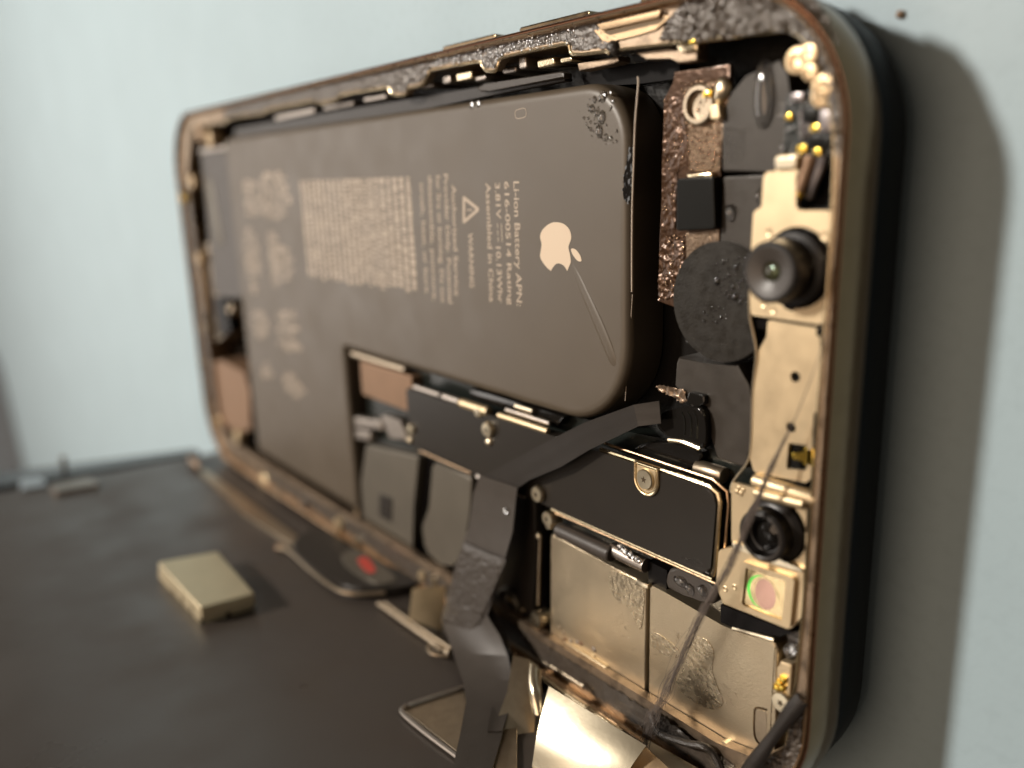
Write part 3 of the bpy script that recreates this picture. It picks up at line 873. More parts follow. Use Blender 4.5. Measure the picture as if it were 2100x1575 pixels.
# ---------------- sensor board in the corner
pcb = prism('corner_board', rr([(137.27, 62.97), (140.69, 62.85), (141.41, 61), (141.44, 58.46), (138.68, 58.29), (137.26, 58.89)], 0.4, 3), 4.6, 5.4, 'circuit_green', phone, 0.1)
for p, s_, h, mt in (((137.78, 61.25, 5.4), (0.45, 0.5), 0.35, 'gold_contact'), ((139.03, 58.99, 5.4), (0.7, 0.5), 0.4, 'gold_contact'), ((140.11, 60.33, 5.4), (0.8, 0.5), 0.4, 'gold_contact'),
                     ((140.29, 58.7, 5.4), (0.5, 0.5), 0.4, 'gold_contact'), ((139.59, 61.29, 5.4), (1.2, 1.0), 0.5, 'chip'), ((140.83, 60.87, 5.4), (0.9, 1.6), 0.5, 'component_grey'),
                     ((140.16, 59.54, 5.4), (1.3, 0.8), 0.5, 'chip'), ((138.42, 62.54, 5.4), (1.0, 0.6), 0.4, 'component_grey'), ((140.93, 59.4, 5.4), (0.8, 0.9), 0.5, 'chip')):
    box('component', p, (s_[0], s_[1], h), mt, pcb, 0.08)
for i in range(2):
    for j in range(5):
        p = Vector((138.68, 61.45, 5.4)).lerp(Vector((138.9, 59.77, 5.4)), j / 4) + Vector((i * 0.55, 0, 0))
        lathe('solder_ball', p, [(0.24, 0), (0.22, 0.12), (0.12, 0.22), (0, 0.25)], 'component_grey', pcb, 10)
for p, r, h in (((138.74, 64.92, 6), 0.95, 1.0), ((139.95, 65.16, 6.6), 0.7, 0.8), ((140.18, 63.94, 6.6), 0.6, 0.9), ((141.08, 62.97, 6.4), 0.85, 0.9), ((140.72, 62.38, 6), 0.8, 0.8)):
    lathe('gold_post', p, [(r, -3.0), (r, h * 0.40), (r * 0.9, h * 0.55), (r * 0.55, h * 0.6), (r * 0.42, h * 0.35), (0, h * 0.32)], 'gold_post', phone, 20, 40)
tube('gold_rod', [(139.74, 58.39, 5.6), (139.61, 57.62, 5.8), (139.41, 56.61, 6), (139.2, 55.96, 6.1)], lambda t: 0.55 - 0.15 * t, 'copper_box', phone, n=10)
lathe('rod_tip', (139.07, 55.89, 5.9), [(0.5, 0), (0.5, 0.3), (0.3, 0.5), (0, 0.55)], 'gold_contact', phone, 14)
tube('braided_wire', [(140.54, 58.36, 5.4), (140.43, 57.43, 5.6), (140.03, 56.42, 5.6), (139.64, 55.56, 5.4)], 0.32, 'component_grey', phone, n=8)
prism('dark_recess', [(138.14, 58.5), (140.96, 58.47), (140.98, 54.88), (138.36, 54.86)], 1.1, 4.6, 'gap_black', phone)
prism('bracket_foot', rr([(137.47, 58.47), (139.32, 58.54), (139.29, 57.6), (137.61, 57.51)], 0.2, 2), 6.5, 6.8, 'bracket_bright', brk, 0.12, 3)

# ---------------- logic board: black cover with bright trim
board = prism('logic_board', [(66, 8.5), (141, 8.5), (134.5, 34), (120, 33), (66, 33)], 1.1, 3.6, 'circuit_green', phone)
CT = 6.2
cov = prism('board_cover', rr([(82.3, 23.0), (132.4, 23.0), (132.9, 31.2), (82.1, 31.1)], [0.4, 0.9, 1.2, 0.4], 5), 4.6, CT, 'cover_black', phone, 0.25, 3)
tube('cover_trim', [(118.5, 31.35, 5.95), (123.6, 31.35, 5.95)], 0.22, 'edge_metal', cov, smooth=False)
tube('cover_trim', [(126.3, 31.35, 5.95), (131.9, 31.3, 5.95), (132.8, 30.9, 5.95), (133.05, 30.2, 5.95), (132.75, 24.0, 5.95), (132.5, 23.1, 5.9)], 0.22, 'edge_metal', cov, smooth=False)
tube('cover_trim', [(118.5, 31.9, 5.5), (131.9, 31.8, 5.5), (133.4, 31.1, 5.5), (133.6, 30.0, 5.5), (133.2, 23.2, 5.5)], 0.14, 'rim_gold', cov, smooth=False)
tube('cover_trim', [(111.0, 22.75, 5.95), (132.5, 22.75, 5.95)], 0.20, 'edge_metal', cov, smooth=False)
tube('cover_trim', [(111.0, 22.2, 5.5), (132.6, 22.2, 5.5)], 0.16, 'rim_gold', cov, smooth=False)
tube('cover_trim', [(84.5, 22.85, 5.95), (96.0, 22.85, 5.95)], 0.22, 'rim_gold', cov, smooth=False)
tube('cover_trim', [(97.5, 22.85, 6.0), (100.2, 22.85, 6.0)], 0.42, 'pale_metal', cov, smooth=False)
tube('cover_trim', [(100.4, 22.85, 6.0), (103.0, 22.85, 6.0)], 0.46, 'pale_metal', cov, smooth=False)
tube('cover_trim', [(103.0, 22.85, 6.0), (106.4, 22.85, 6.0)], 0.25, 'pale_metal', cov, smooth=False)
tube('cover_trim', [(84.0, 31.45, 5.9), (90.0, 31.45, 5.9)], 0.40, 'pale_metal', cov, smooth=False)
tube('cover_trim', [(90.8, 31.45, 5.9), (94.2, 31.45, 5.9)], 0.48, 'pale_metal', cov, smooth=False)
tube('cover_trim', [(94.6, 31.4, 5.9), (100.0, 31.4, 5.9)], 0.55, 'bracket', cov, smooth=False)
tube('cover_trim', [(102.0, 31.4, 5.9), (110.5, 31.4, 5.9)], 0.34, 'bracket', cov, smooth=False)
tube('cover_trim', [(103.0, 32.2, 5.6), (110.5, 32.2, 5.6)], 0.26, 'pale_metal', cov, smooth=False)
prism('cover_step', [(95, 31.9), (111, 31.9), (112, 33.1), (95, 33.1)], 3.4, 5.0, 'gloss_black', phone, 0.2)
tube('cover_trim', [(104.5, 32.9, 5.4), (107.5, 32.9, 5.4)], 0.30, 'bracket_bright', cov, smooth=False)
tube('board_rail', [(65.6, 33.0, 5.0), (73.5, 33.0, 5.0), (80.5, 33.0, 5.0)], 0.55, 'plate_metal', phone, sub=3)
prism('copper_block', rr([(67.6, 27.2), (82.0, 27.2), (82.0, 32.4), (67.6, 32.4)], 0.4, 3), 3.0, 5.2, 'copper_box', phone, 0.2)

# screw lug in the cover
lug0 = Vector((124.88, 29.96, 6.25))
ang0, ang1 = math.pi, 2 * math.pi


def lug_outline(r, top):
    return [(lug0.x + r * math.cos(a), lug0.y + r * math.sin(a)) for a in [math.pi + math.pi * i / 14 for i in range(15)]] + [(lug0.x + r, top), (lug0.x - r, top)]


lug = prism('screw_lug', lug_outline(1.55, 31.5), 5.6, 6.3, 'edge_metal', phone, 0.18, 3, holes=[])
tube('lug_rim', [(p[0], p[1], 6.3) for p in [(lug0.x - 1.4, 31.4)] + lug_outline(1.4, 31.4)[:15] + [(lug0.x + 1.4, 31.4)]], 0.16, 'edge_metal', lug, n=8, smooth=False)
prism('lug_floor', lug_outline(1.15, 31.2), 6.28, 6.33, 'bracket', lug)
sw = lathe('screw', (lug0.x, lug0.y + 0.15, 6.3), [(1.0, 0), (1.0, 0.22), (0.9, 0.34), (0.3, 0.36), (0, 0.36)], 'screw', phone, 28)
bm = bmesh.new()
star = []
for i in range(10):
    r = 0.36 if i % 2 == 0 else 0.16
    star.append((lug0.x + r * math.cos(i * math.pi / 5 + 0.3), lug0.y + 0.15 + r * math.sin(i * math.pi / 5 + 0.3)))
prism_into(bm, star, 6.6, 6.675)
finish('screw_slot', bm, 'screw_slot', sw)


def screw(p, r, h, parent, mt='screw'):
    s_ = lathe('screw', p, [(r, -1.2), (r, h * 0.55), (r * 0.85, h), (r * 0.3, h * 1.04), (0, h * 1.04)], mt, parent, 20)
    bm = bmesh.new()
    st = []
    for i in range(10):
        q = r * (0.36 if i % 2 == 0 else 0.17)
        st.append((p[0] + q * math.cos(i * math.pi / 5), p[1] + q * math.sin(i * math.pi / 5)))
    prism_into(bm, st, p[2] + h, p[2] + h * 1.04 + 0.02)
    finish('screw_slot', bm, 'screw_slot', s_)
    return s_


for p, r, h in (((100.53, 29.47, 6.2), 0.95, 0.6), ((109.28, 24.13, 6.3), 0.95, 0.5), ((82.98, 25.53, 6.1), 0.8, 0.5), ((110.53, 21.56, 5.9), 0.9, 0.5), ((140.16, 14.57, 6), 0.95, 0.4), ((134.7, 6.54, 6), 0.95, 0.4),
                ((110.44, 20.73, 5.7), 0.5, 0.5), ((108.06, 8.24, 5.8), 1.0, 0.6), ((98.45, 31.05, 6), 0.6, 0.5)):
    screw(p, r, h, phone)
bm = bmesh.new()
dome_into(bm, (100.34, 27.89, 6.2), 0.55, 0.5, 0.45, 12, 5)
finish('solder_blob', bm, 'bracket_bright', phone, 60)
bm = bmesh.new()
dome_into(bm, (82.47, 23.94, 6.2), 0.5, 0.5, 0.45, 12, 5)
finish('solder_blob', bm, 'bracket_bright', phone, 60)

# ---------------- grey connector plates left of the ribbon
prism('connector_plate', rr([(67.6, 19.47), (82.55, 21.39), (80.42, 13.41), (79.18, 5.74), (74.39, 3.24), (64.73, 5.52), (65.04, 12.72)], 0.5, 3), 3.4, 5.2, 'plate_grey', phone, 0.25, 3)
prism('connector_plate', rr([(86.49, 21.62), (95.3, 22), (94.27, 16.39), (92.59, 11.15), (90.13, 8.19), (86.78, 7.09), (83.2, 7.98), (82.8, 11.32), (84.88, 14.83)], 0.8, 4), 3.4, 5.4, 'plate_grey', phone, 0.35, 3)
prism('foam_pad', rr([(70.94, 12.71), (74.68, 13.04), (73.88, 9), (70.43, 8.98)], 0.3, 3), 5.1, 5.35, 'flex_black', phone, 0.1)
prism('connector_plate', rr([(98.35, 21.43), (107.2, 22.68), (107.27, 15.1), (106.3, 7.79), (103.48, 5.94), (97.4, 6.17)], 0.5, 3), 3.4, 5.3, 'flex_black', phone, 0.25, 3)
lathe('screw_ring', (102.05, 7.74, 5.3), [(2.0, 0), (1.95, 0.35), (1.7, 0.5), (1.4, 0.4), (1.2, 0.1), (0.6, 0.12), (0.5, 0.3), (0, 0.3)], 'plate_grey', phone, 28)
prism('dark_slot', [(80.43, 20.97), (84.36, 20.92), (81.24, 11.84), (80.05, 7.74), (87.7, 5.35), (83.83, 2.38), (77.14, 5.21)], 3.6, 3.9, 'gap_black', phone)
prism('dark_slot', [(105.95, 19.74), (108.01, 19.8), (107.32, 8.57), (104.93, 6.8), (105.86, 12.37)], 3.6, 4.2, 'gap_black', phone)
for q in ([(60.27, 22.63), (72.65, 24.34), (73.29, 22.88), (61.96, 21.11)], [(62.57, 20.93), (69.43, 21.86), (69.21, 20.31), (63.27, 19.37)], [(72.77, 25.24), (78.21, 25.53), (80.22, 22.98), (75.14, 22.29)]):
    prism('battery_connector', rr(q, 0.3, 3), 4.0, 5.3, 'pale_metal', phone, 0.25, 3)
tube('plate_wall', [(62.46, 14.42, 5.2), (63.06, 8.11, 5.2), (64.27, 5.62, 5.2)], 0.35, 'plate_metal', phone)
tube('plate_wall', [(107.95, 18.3, 5.2), (107.65, 14.6, 5.2), (107.31, 9.56, 5.2)], 0.20, 'plate_metal', phone)
lathe('solder_blob', (107.9, 18.44, 5.3), [(0.4, 0), (0.35, 0.3), (0, 0.45)], 'bracket_bright', phone, 12)

# ---------------- bright shield over the lower board
SH = 5.5
shl = rr([(110.01, 19.55), (118.96, 19), (124.32, 18.96), (124.28, 5.84), (109.58, 4.55)], [0.6, 0.3, 0.3, 0.3, 0.6], 4)
s1 = prism('board_shield', shl, 3.6, SH, 'shield', phone, 0.2, 3)
shr = rr([(124.82, 19.05), (126.8, 18.97), (133.31, 18.43), (134.37, 18.51), (139.11, 19.79), (139.32, 7.94), (137.23, 6.68), (124.81, 5.89)], [0.3, 0.3, 0.3, 0.3, 1.2, 0.5, 0.3, 0.3], 5)
s2 = prism('board_shield', shr, 3.6, SH, 'shield', phone, 0.2, 3)
prism('shield_slot', rr([(137.2, 11.92), (138.32, 12.43), (138.49, 9.04), (137.7, 8.97), (137.25, 9.79)], 0.3, 3), 5.5, 5.53, 'plate_metal', s2)
tube('slot_rim', [(p[0], p[1], 5.53) for p in [(138.31, 12.52), (137.24, 12.13), (137.13, 11.2), (137.21, 9.53), (137.6, 8.91), (138.2, 8.87)]], 0.10, 'frame_gold', s2, n=6, sub=3)
tube('shield_fold', [(134.49, 18.62, 5.4), (137.33, 19.16, 5.45), (138.64, 19.36, 5.4)], 0.22, 'bracket_bright', s2, n=8)
tube('shield_fold', [(138.79, 18.79, 5.3), (138.78, 15.32, 5.3), (138.77, 11.99, 5.3), (138.8, 9.59, 5.3)], 0.22, 'edge_metal', s2, n=8)
tube('shield_fold', [(139.09, 15.29, 4.9), (138.98, 11.92, 4.9), (138.97, 8.51, 4.9)], 0.16, 'edge_metal', s2, n=8)
prism('shield_edge', [(123.01, 18.92), (124.55, 19), (124.56, 18.48), (122.88, 18.24)], 4.6, 5.62, 'bracket_bright', phone, 0.1)
lathe('black_roller', (111.72, 20.52, 5.7), [(0, 0), (0.75, 0.02), (0.85, 0.15), (0.85, 8.0), (0.75, 8.15), (0, 8.2)], 'flex_grey', phone, axis='x')
tube('roller_end_strip', [(119.36, 20.77, 5.2), (122.34, 20.67, 5.2), (124.02, 20.66, 5.2)], 0.75, 'pale_metal', phone, n=12)  # pale metal strip in line with the roller
prism('gap_shade_block', [(123.95, 21.09), (126.44, 20.99), (126.37, 18.72), (124.11, 18.76)], 3.6, 5.0, 'gap_black', phone)  # black fill standing in for shade between shield and pad
prism('wet_pad', closed_smooth([(126.94, 21.37), (128.81, 21.98), (131.41, 21.9), (132.62, 21.28), (132.02, 19.83), (129.8, 19.6), (126.74, 19.38)]), 3.6, 5.3, 'flex_grey', phone, 0.3, 3)
prism('gap_shade_block', [(133.17, 20.4), (137.33, 20.66), (140.32, 20.9), (139.27, 19.98), (134.39, 18.73), (133.23, 18.7)], 3.6, 5.56, 'gap_black', phone)  # added black block that gives the shade beside the sensor holder
# inner rails along the near edge
tube('edge_rail', [(102.29, 3.61, 6.4), (109.06, 3.8, 6.4), (116.4, 3.99, 6.4)], 0.42, 'plate_metal', phone, n=10)
tube('edge_rail', [(112.42, 7.03, 5.6), (116.35, 7.07, 5.6), (119.03, 7.08, 5.6)], 0.36, 'bracket', phone, n=10)
tube('edge_rail', [(118.5, 6.67, 5.8), (121.64, 6.75, 5.8), (123.69, 6.78, 5.8)], 0.40, 'edge_metal', phone, n=10)
tube('edge_rail', [(128.18, 6.53, 5.8), (130.59, 6.69, 5.8), (132.32, 6.61, 5.8)], 0.42, 'bracket_bright', phone, n=10)
tube('edge_rail', [(127.77, 5.2, 6), (130.79, 5.41, 6), (133.53, 5.59, 6)], 0.45, 'rim_gold', phone, n=10)
tube('edge_rail', [(107.95, 2.67, 7.7), (116.25, 2.82, 7.7), (123.24, 2.8, 7.7)], 0.30, 'edge_metal', phone, n=10)
for i in range(26):
    x = random.uniform(101, 117)
    y = random.uniform(6.6, 8.6)
    lathe('solder_bead', (x, y, 5.0), [(0.4, 0), (0.38, 0.35), (0.22, 0.6), (0, 0.7)], random.choice(['plate_metal', 'bracket', 'pale_metal', 'copper_box']), phone, 10)
# gold connector at the right edge
prism('side_connector', rr([(139.68, 18.09), (140.78, 18.26), (140.8, 14.82), (139.5, 14.59), (139.44, 17.34)], 0.2, 3), 4.0, 6.0, 'bracket', phone, 0.15)
for p in ((139.84, 16.16, 6), (140.14, 16.67, 6), (139.63, 15.68, 6), (140.09, 15.91, 6)):
    box('contact_pad', p, (0.55, 0.5, 0.35), 'gold_contact', phone, 0.1)
rough('wet_crust', [(139.78, 20.6), (140.93, 21.11), (140.87, 19.13), (139.83, 18.09)], 5.3, 0.3, 0.2, 'adhesive', phone, 2.5)

# ---------------- far end: port assembly
prism('motor_box', rr([(1.73, 21.36), (8.81, 23.49), (21.33, 22.95), (23.41, 19.88), (21.52, 11.34), (9.21, 8.99), (0.99, 10.4)], 0.8, 4), 1.2, 5.8, 'copper_box', phone, 0.5, 3)
prism('port_housing', rr([(1.06, 46.3), (12.2, 47.15), (12.21, 37.37), (15.9, 33.93), (10.4, 28.45), (-1.65, 23.72), (-2.38, 31.98)], 0.5, 3), 1.2, 5.2, 'plate_metal', phone, 0.3)
prism('port_strip', [(0.09, 44.36), (4.97, 44.61), (5.46, 32.93), (0.32, 31.87)], 5.0, 6.5, 'blast_gold', phone, 0.2)
prism('port_strip', [(11.65, 58.63), (15.99, 58.74), (18.35, 47.07), (13.94, 46.43)], 3.0, 5.9, 'plate_grey', phone, 0.2)
prism('dark_recess', [(7.14, 36.33), (14.49, 37), (15.47, 30.06), (8.36, 28.16)], 3.0, 5.45, 'gap_black', phone)
for p, r, h, mt in (((7.48, 58.52, 6.2), 1.5, 0.8, 'gold_post'), ((2.32, 55.51, 6.8), 1.0, 0.5, 'gold_contact'), ((14.87, 66.84, 6), 1.6, 1.0, 'rim_gold'), ((20.18, 65.71, 6), 1.6, 1.0, 'gold_post'), ((3.98, 29.54, 6.2), 1.2, 0.7, 'plate_metal'),
                    ((-0.1, 21.45, 6.8), 1.0, 0.4, 'gold_contact'), ((4.82, 9.58, 6.2), 1.4, 0.6, 'gold_post'), ((15.11, 8.72, 6), 1.5, 0.7, 'bracket'), ((28.21, 2.74, 6.4), 1.9, 0.7, 'bracket'), ((34.99, 2.54, 6.4), 1.5, 0.8, 'plate_metal'),
                    ((46.78, 4.36, 6.4), 1.2, 0.8, 'pale_metal'), ((59.49, 4.42, 6.4), 1.3, 0.8, 'bracket'), ((65.43, 3.4, 6.6), 0.9, 0.6, 'bracket_bright'), ((20, 35.35, 5.8), 0.8, 0.6, 'plate_metal'), ((3.52, 51.22, 5.8), 1.3, 0.6, 'frame_gold'),
                    ((5.49, 43.67, 6.2), 1.3, 0.6, 'gold_post'), ((87.3, 5.33, 6.4), 0.8, 0.6, 'bracket_bright'), ((84.21, 4.87, 6.4), 0.8, 0.6, 'bracket')):
    screw(p, r, h, phone, mt)
prism('end_plate', rr([(10.16, 64.46), (24.89, 64.41), (25.08, 63.5), (11.79, 63.6)], 0.2, 2), 4.8, 6.0, 'pale_metal', phone, 0.15)
prism('edge_plate', rr([(74.48, 1.16), (88.25, 2.83), (87.84, -1.73), (79.62, -4.19), (75.74, -2.29)], 0.4, 3), 6.2, 6.6, 'bracket', phone, 0.12)

# ---------------- black ribbon that crosses to the display
rib = ribbon('ribbon_cable', [(126.26, 37.86, 6.2), (123.83, 37.15, 6.9), (117.85, 34.29, 7.4), (111.36, 30.49, 7.6), (105.4, 26.91, 7.6), (100.02, 23.7, 7.5)], [(126.52, 35.83, 6.2), (124.46, 35.25, 6.9), (118.51, 31.66, 7.4), (114.38, 28.82, 7.6), (109.18, 25.96, 7.6), (106.88, 24.27, 7.5)], 0.12, 'flex_black', phone, 3, 6, 0.0, 0.02, flat=True)
rib2 = ribbon('ribbon_cable', [(100.4, 24.22, 7.75), (98.89, 21.6, 7.7), (97.98, 17.06, 8), (95.98, 12.06, 8.6), (93.44, 3.44, 9.8)] + [(97.42, 3.5, 11.51), (100.73, 3.3, 12.92), (105.92, 3, 15.17), (108.93, 2.9, 16.9), (112.56, 2.9, 20.14), (117.25, 2.9, 24.52), (121.3, 2.9, 28.31)],
              [(107.38, 24.65, 7.75), (106.89, 22.78, 7.7), (106.58, 19.28, 8), (105.66, 15.59, 8.6), (103.59, 8.32, 9.8)] + [(106.38, 7, 10.14), (108.3, 5.6, 10.57), (110.63, 4.2, 11.77), (112.61, 3.3, 13.5), (115.38, 2.9, 16.84), (119.68, 2.9, 21.67), (123.53, 2.9, 25.68)], 0.12, 'flex_grey', phone, 3, 6, 0.0, 0.03, flat=True)
ribbon('ribbon_branch', [(98.17, 10.32, 6.8), (98.54, 6.29, 8), (99.85, 3.51, 9.6)] + [(104.07, 3.2, 10.39), (109.62, 3.1, 13.87), (114.57, 3.1, 18.21)], [(100.26, 6.9, 6.8), (103.91, 6, 8), (107.42, 5.71, 9.6)] + [(107.57, 3.2, 9.39), (111.7, 3.1, 12.79), (115.54, 3.1, 17.08)], 0.22, 'flex_grey', phone, 5, 4, 0.1)
# foam pad with a crackled top on the ribbon
pd0 = [(97.45, 14.98, 8.45), (106.45, 16.08, 8.85), (101.29, 4.31, 10.3), (94.06, 3.38, 10)]
pd0 = [Vector(p) for p in pd0]
bm = bmesh.new()
NX, NY = 26, 54
nn = (pd0[1] - pd0[0]).cross(pd0[3] - pd0[0]).normalized()
if nn.z < 0:
    nn = -nn
G = []
for j in range(NY + 1):
    row = []
    for i in range(NX + 1):
        fu, fv = i / NX, j / NY
        p = pd0[0].lerp(pd0[1], fu).lerp(pd0[3].lerp(pd0[2], fu), fv)
        e = min(fu, 1 - fu, fv, 1 - fv)
        h = 0.20 * min(1, e * 14) + (0.12 * noise.noise(p * 2.6) + 0.22 * noise.noise(p * 6.5) + random.uniform(-.07, .07)) * min(1, e * 14)
        row.append(bm.verts.new(p + nn * (h + 0.14 + 0.12 * math.sin(math.pi * fu))))
    G.append(row)
for j in range(NY):
    for i in range(NX):
        bm.faces.new((G[j][i], G[j][i + 1], G[j + 1][i + 1], G[j + 1][i]))
finish('foam_pad', bm, 'flex_grey', rib2, 80)

# ------------------------------------------------------------------ display, swung open and standing on edge
disp = empty('display', 'dark display assembly of the phone standing open on its long edge, back side showing', 'display')
DY = 2.0
panel = dprism('back_panel', rr([(-6.5, 68), (1.6, -3), (138, -3), (138, 68)], 5, 6), -0.2, DY, 'display_back', disp, 0.3)
dprism('front_glass', rr([(-7.0, 68.5), (1.2, -2.9), (138.5, -2.9), (138.5, 68.5)], 5.2, 6), -1.2, -0.2, 'display_glass', disp)
# frame along the short edge with its connector
fe = dprism('edge_frame', rr([(-25, 68), (-11.0, 68), (-1.0, 9.0), (-4.5, 9.0)], 0.8, 3), -0.2, 2.3, 'bezel_glass', disp, 0.3)
dprism('edge_connector', rr([(0.95, 38.43), (1.41, 31.66), (6.68, 30.71), (5.5, 38.4)], 0.4, 3), 2.0, 3.0, 'pale_metal', fe, 0.3)
dprism('edge_connector', rr([(-8.58, 42.04), (-7.42, 38.36), (-0.78, 38.38), (-1.59, 43.07)], 0.4, 3), 2.0, 2.6, 'display_edge', fe, 0.3)
lathe('edge_pin', (-8.69, 2.2, 34), [(0, 0), (0.5, 0.05), (0.5, 2.2), (0.7, 2.4), (0.4, 3.0), (0, 3.1)], 'screw_slot', fe, 12, axis='y')
bm = bmesh.new()
dome_into(bm, (7.31, 3, 12.84), 3.4, 1.4, 1.0, 14, 5)
finish('corner_lug', bm, 'copper_pale', disp, 60)
# metal can
can_pts = [(53.92, 33.25), (56.32, 25.21), (62.38, 25.64), (64, 25.67), (72.84, 26), (71.91, 32.95)]
can = dprism('metal_can', rr(can_pts, 0.4, 3), 2.9, 4.6, 'can_metal', disp, 0.25, 3)
base_pts = [(53.46, 33.3), (55.93, 25.24), (72.03, 25.83), (71.54, 33)]
P4 = [Vector(p) for p in base_pts]
for a, b, n in ((P4[3], P4[0], 5), (P4[2], P4[3], 2), (P4[0], P4[1], 4), (P4[1], P4[2], 3)):
    for k in range(n):
        u, v = a.lerp(b, (k + 0.10) / n), a.lerp(b, (k + 0.90) / n)
        ctr = sum(P4, Vector((0, 0))) / 4
        iu, iv = u.lerp(ctr, 0.08), v.lerp(ctr, 0.08)
        dprism('can_foot', [u, v, iv, iu], DY, 3.1, 'can_metal', can, 0.1)
dprism('can_shelf', [p.lerp(sum(P4, Vector((0, 0))) / 4, 0.12) for p in P4], DY, 2.92, 'gap_black', can)
# metal strip near the hinge
dprism('hinge_strip', rr([(12.85, 13.73), (11.77, 12.4), (32.39, 12.27), (55.63, 12.17), (57.99, 13.89), (39.61, 15.02)], 0.3, 3), DY, 2.7, 'plate_metal', disp, 0.15)
tube('hinge_wire', [(57.33, 2.8, 16.32), (60.34, 2.8, 15.55), (68.69, 2.8, 15.92), (76.15, 2.9, 15.77), (79.23, 2.9, 14.39), (81.67, 2.9, 11.21)], 0.28, 'plate_metal', disp, n=8)
lathe('rivet', (56.65, 2.2, 15.69), [(0.9, 0), (0.8, 0.5), (0, 0.7)], 'copper_box', disp, 14, axis='y')
# rounded flex pocket with a red mark
pk = dprism('flex_pocket', closed_smooth([(59.89, 15.03), (55.43, 9.7), (63.39, 8.53), (71.32, 7.77), (79.44, 6.78), (83.25, 5.77), (82.8, 8.81), (80.6, 12.14), (77.88, 14.8), (71.49, 15.73)], 4), DY, 3.6, 'flex_black', disp, 0.5, 3)
dprism('pocket_tongue', closed_smooth([(68.63, 11.12), (68.54, 8.23), (76.53, 8.2), (80.82, 8.96), (79.67, 11.55), (73.92, 12.28)], 3), 3.5, 3.8, 'plate_grey', pk, 0.1)
dprism('red_mark', closed_smooth([(71.42, 9.92), (71.76, 8.57), (74.99, 9.23), (76.81, 9.93), (76.43, 10.81), (74.13, 10.66)], 2), 3.7, 3.86, 'red_sticker', pk)
# rails and clip at the hinge
tube('hinge_rail', [(83.25, 2.6, 13.04), (91.93, 2.6, 12.9), (99.47, 2.6, 12.66)], 0.42, 'plate_metal', disp, n=10)
tube('hinge_rail', [(84.54, 3.2, 12.84), (92.84, 3.2, 12.71), (99.57, 3.2, 12.42)], 0.25, 'plate_metal', disp, n=10)
tube('rail_hook', [(100.1, 2.8, 13.22), (98.69, 2.8, 14.36), (97.33, 2.8, 14.32), (96.58, 2.8, 13.55), (98.56, 2.8, 13.24)], 0.22, 'plate_metal', disp, n=8)
# plate with raised rim behind the ribbon
pl = [Vector(p) for p in [(104.69, 22.3), (105.92, 15.21), (107.64, 8.9), (121.32, 19.81), (116.26, 21.58)]]
plate = dprism('connector_plate', pl, DY, 2.35, 'plate_metal', disp, 0.05)
tube('plate_rim', [(106.12, 2.5, 15.21), (105.47, 2.5, 18.16), (104.88, 2.5, 21.25), (104.92, 2.5, 22.25), (105.55, 2.5, 22.81), (109.65, 2.5, 22.71), (115.52, 2.5, 22.22)], 0.30, 'pale_metal', disp, n=8, sub=4)
# polished cable bracket tilted up at the hinge
def slab(name, pts, t, m, parent, label=None):
    P = [Vector(p) for p in pts]
    n = (P[1] - P[0]).cross(P[2] - P[0]).normalized()
    if n.z < 0:
        n = -n
    bm = bmesh.new()
    a = [bm.verts.new(p) for p in P]
    b = [bm.verts.new(p - n * t) for p in P]
    bm.faces.new(a)
    bm.faces.new(list(reversed(b)))
    k = len(P)
    for i in range(k):
        j = (i + 1) % k
        bm.faces.new((a[i], b[i], b[j], a[j]))
    return finish(name, bm, m, parent, 32, label)



def bent_plate(name, quad, m, parent, bulge, n=14, t=0.2):
    Q = [Vector(p) for p in quad]
    nn = (Q[1] - Q[0]).cross(Q[3] - Q[0]).normalized()
    if nn.z < 0:
        nn = -nn
    bm = bmesh.new()
    top, bot = [], []
    for j in range(n + 1):
        a, b = [], []
        for i in range(n + 1):
            u, v = i / n, j / n
            p = Q[0].lerp(Q[1], u).lerp(Q[3].lerp(Q[2], u), v)
            h = bulge * (math.sin(math.pi * u) * 0.8 + math.sin(math.pi * v) - 1.0) + 0.07 * noise.noise(Vector((u * 2.2, v * 2.2, bulge)))
            a.append(bm.verts.new(p + nn * h))
            b.append(bm.verts.new(p + nn * (h - t)))
        top.append(a)
        bot.append(b)
    for j in range(n):
        for i in range(n):
            bm.faces.new((top[j][i], top[j][i + 1], top[j + 1][i + 1], top[j + 1][i]))
            bm.faces.new((bot[j][i], bot[j + 1][i], bot[j + 1][i + 1], bot[j][i + 1]))
    for k in range(n):
        for g in (0, n):
            bm.faces.new((top[g][k], bot[g][k], bot[g][k + 1], top[g][k + 1]))
            bm.faces.new((top[k][g], top[k + 1][g], bot[k + 1][g], bot[k][g]))
    return finish(name, bm, m, parent, 40)


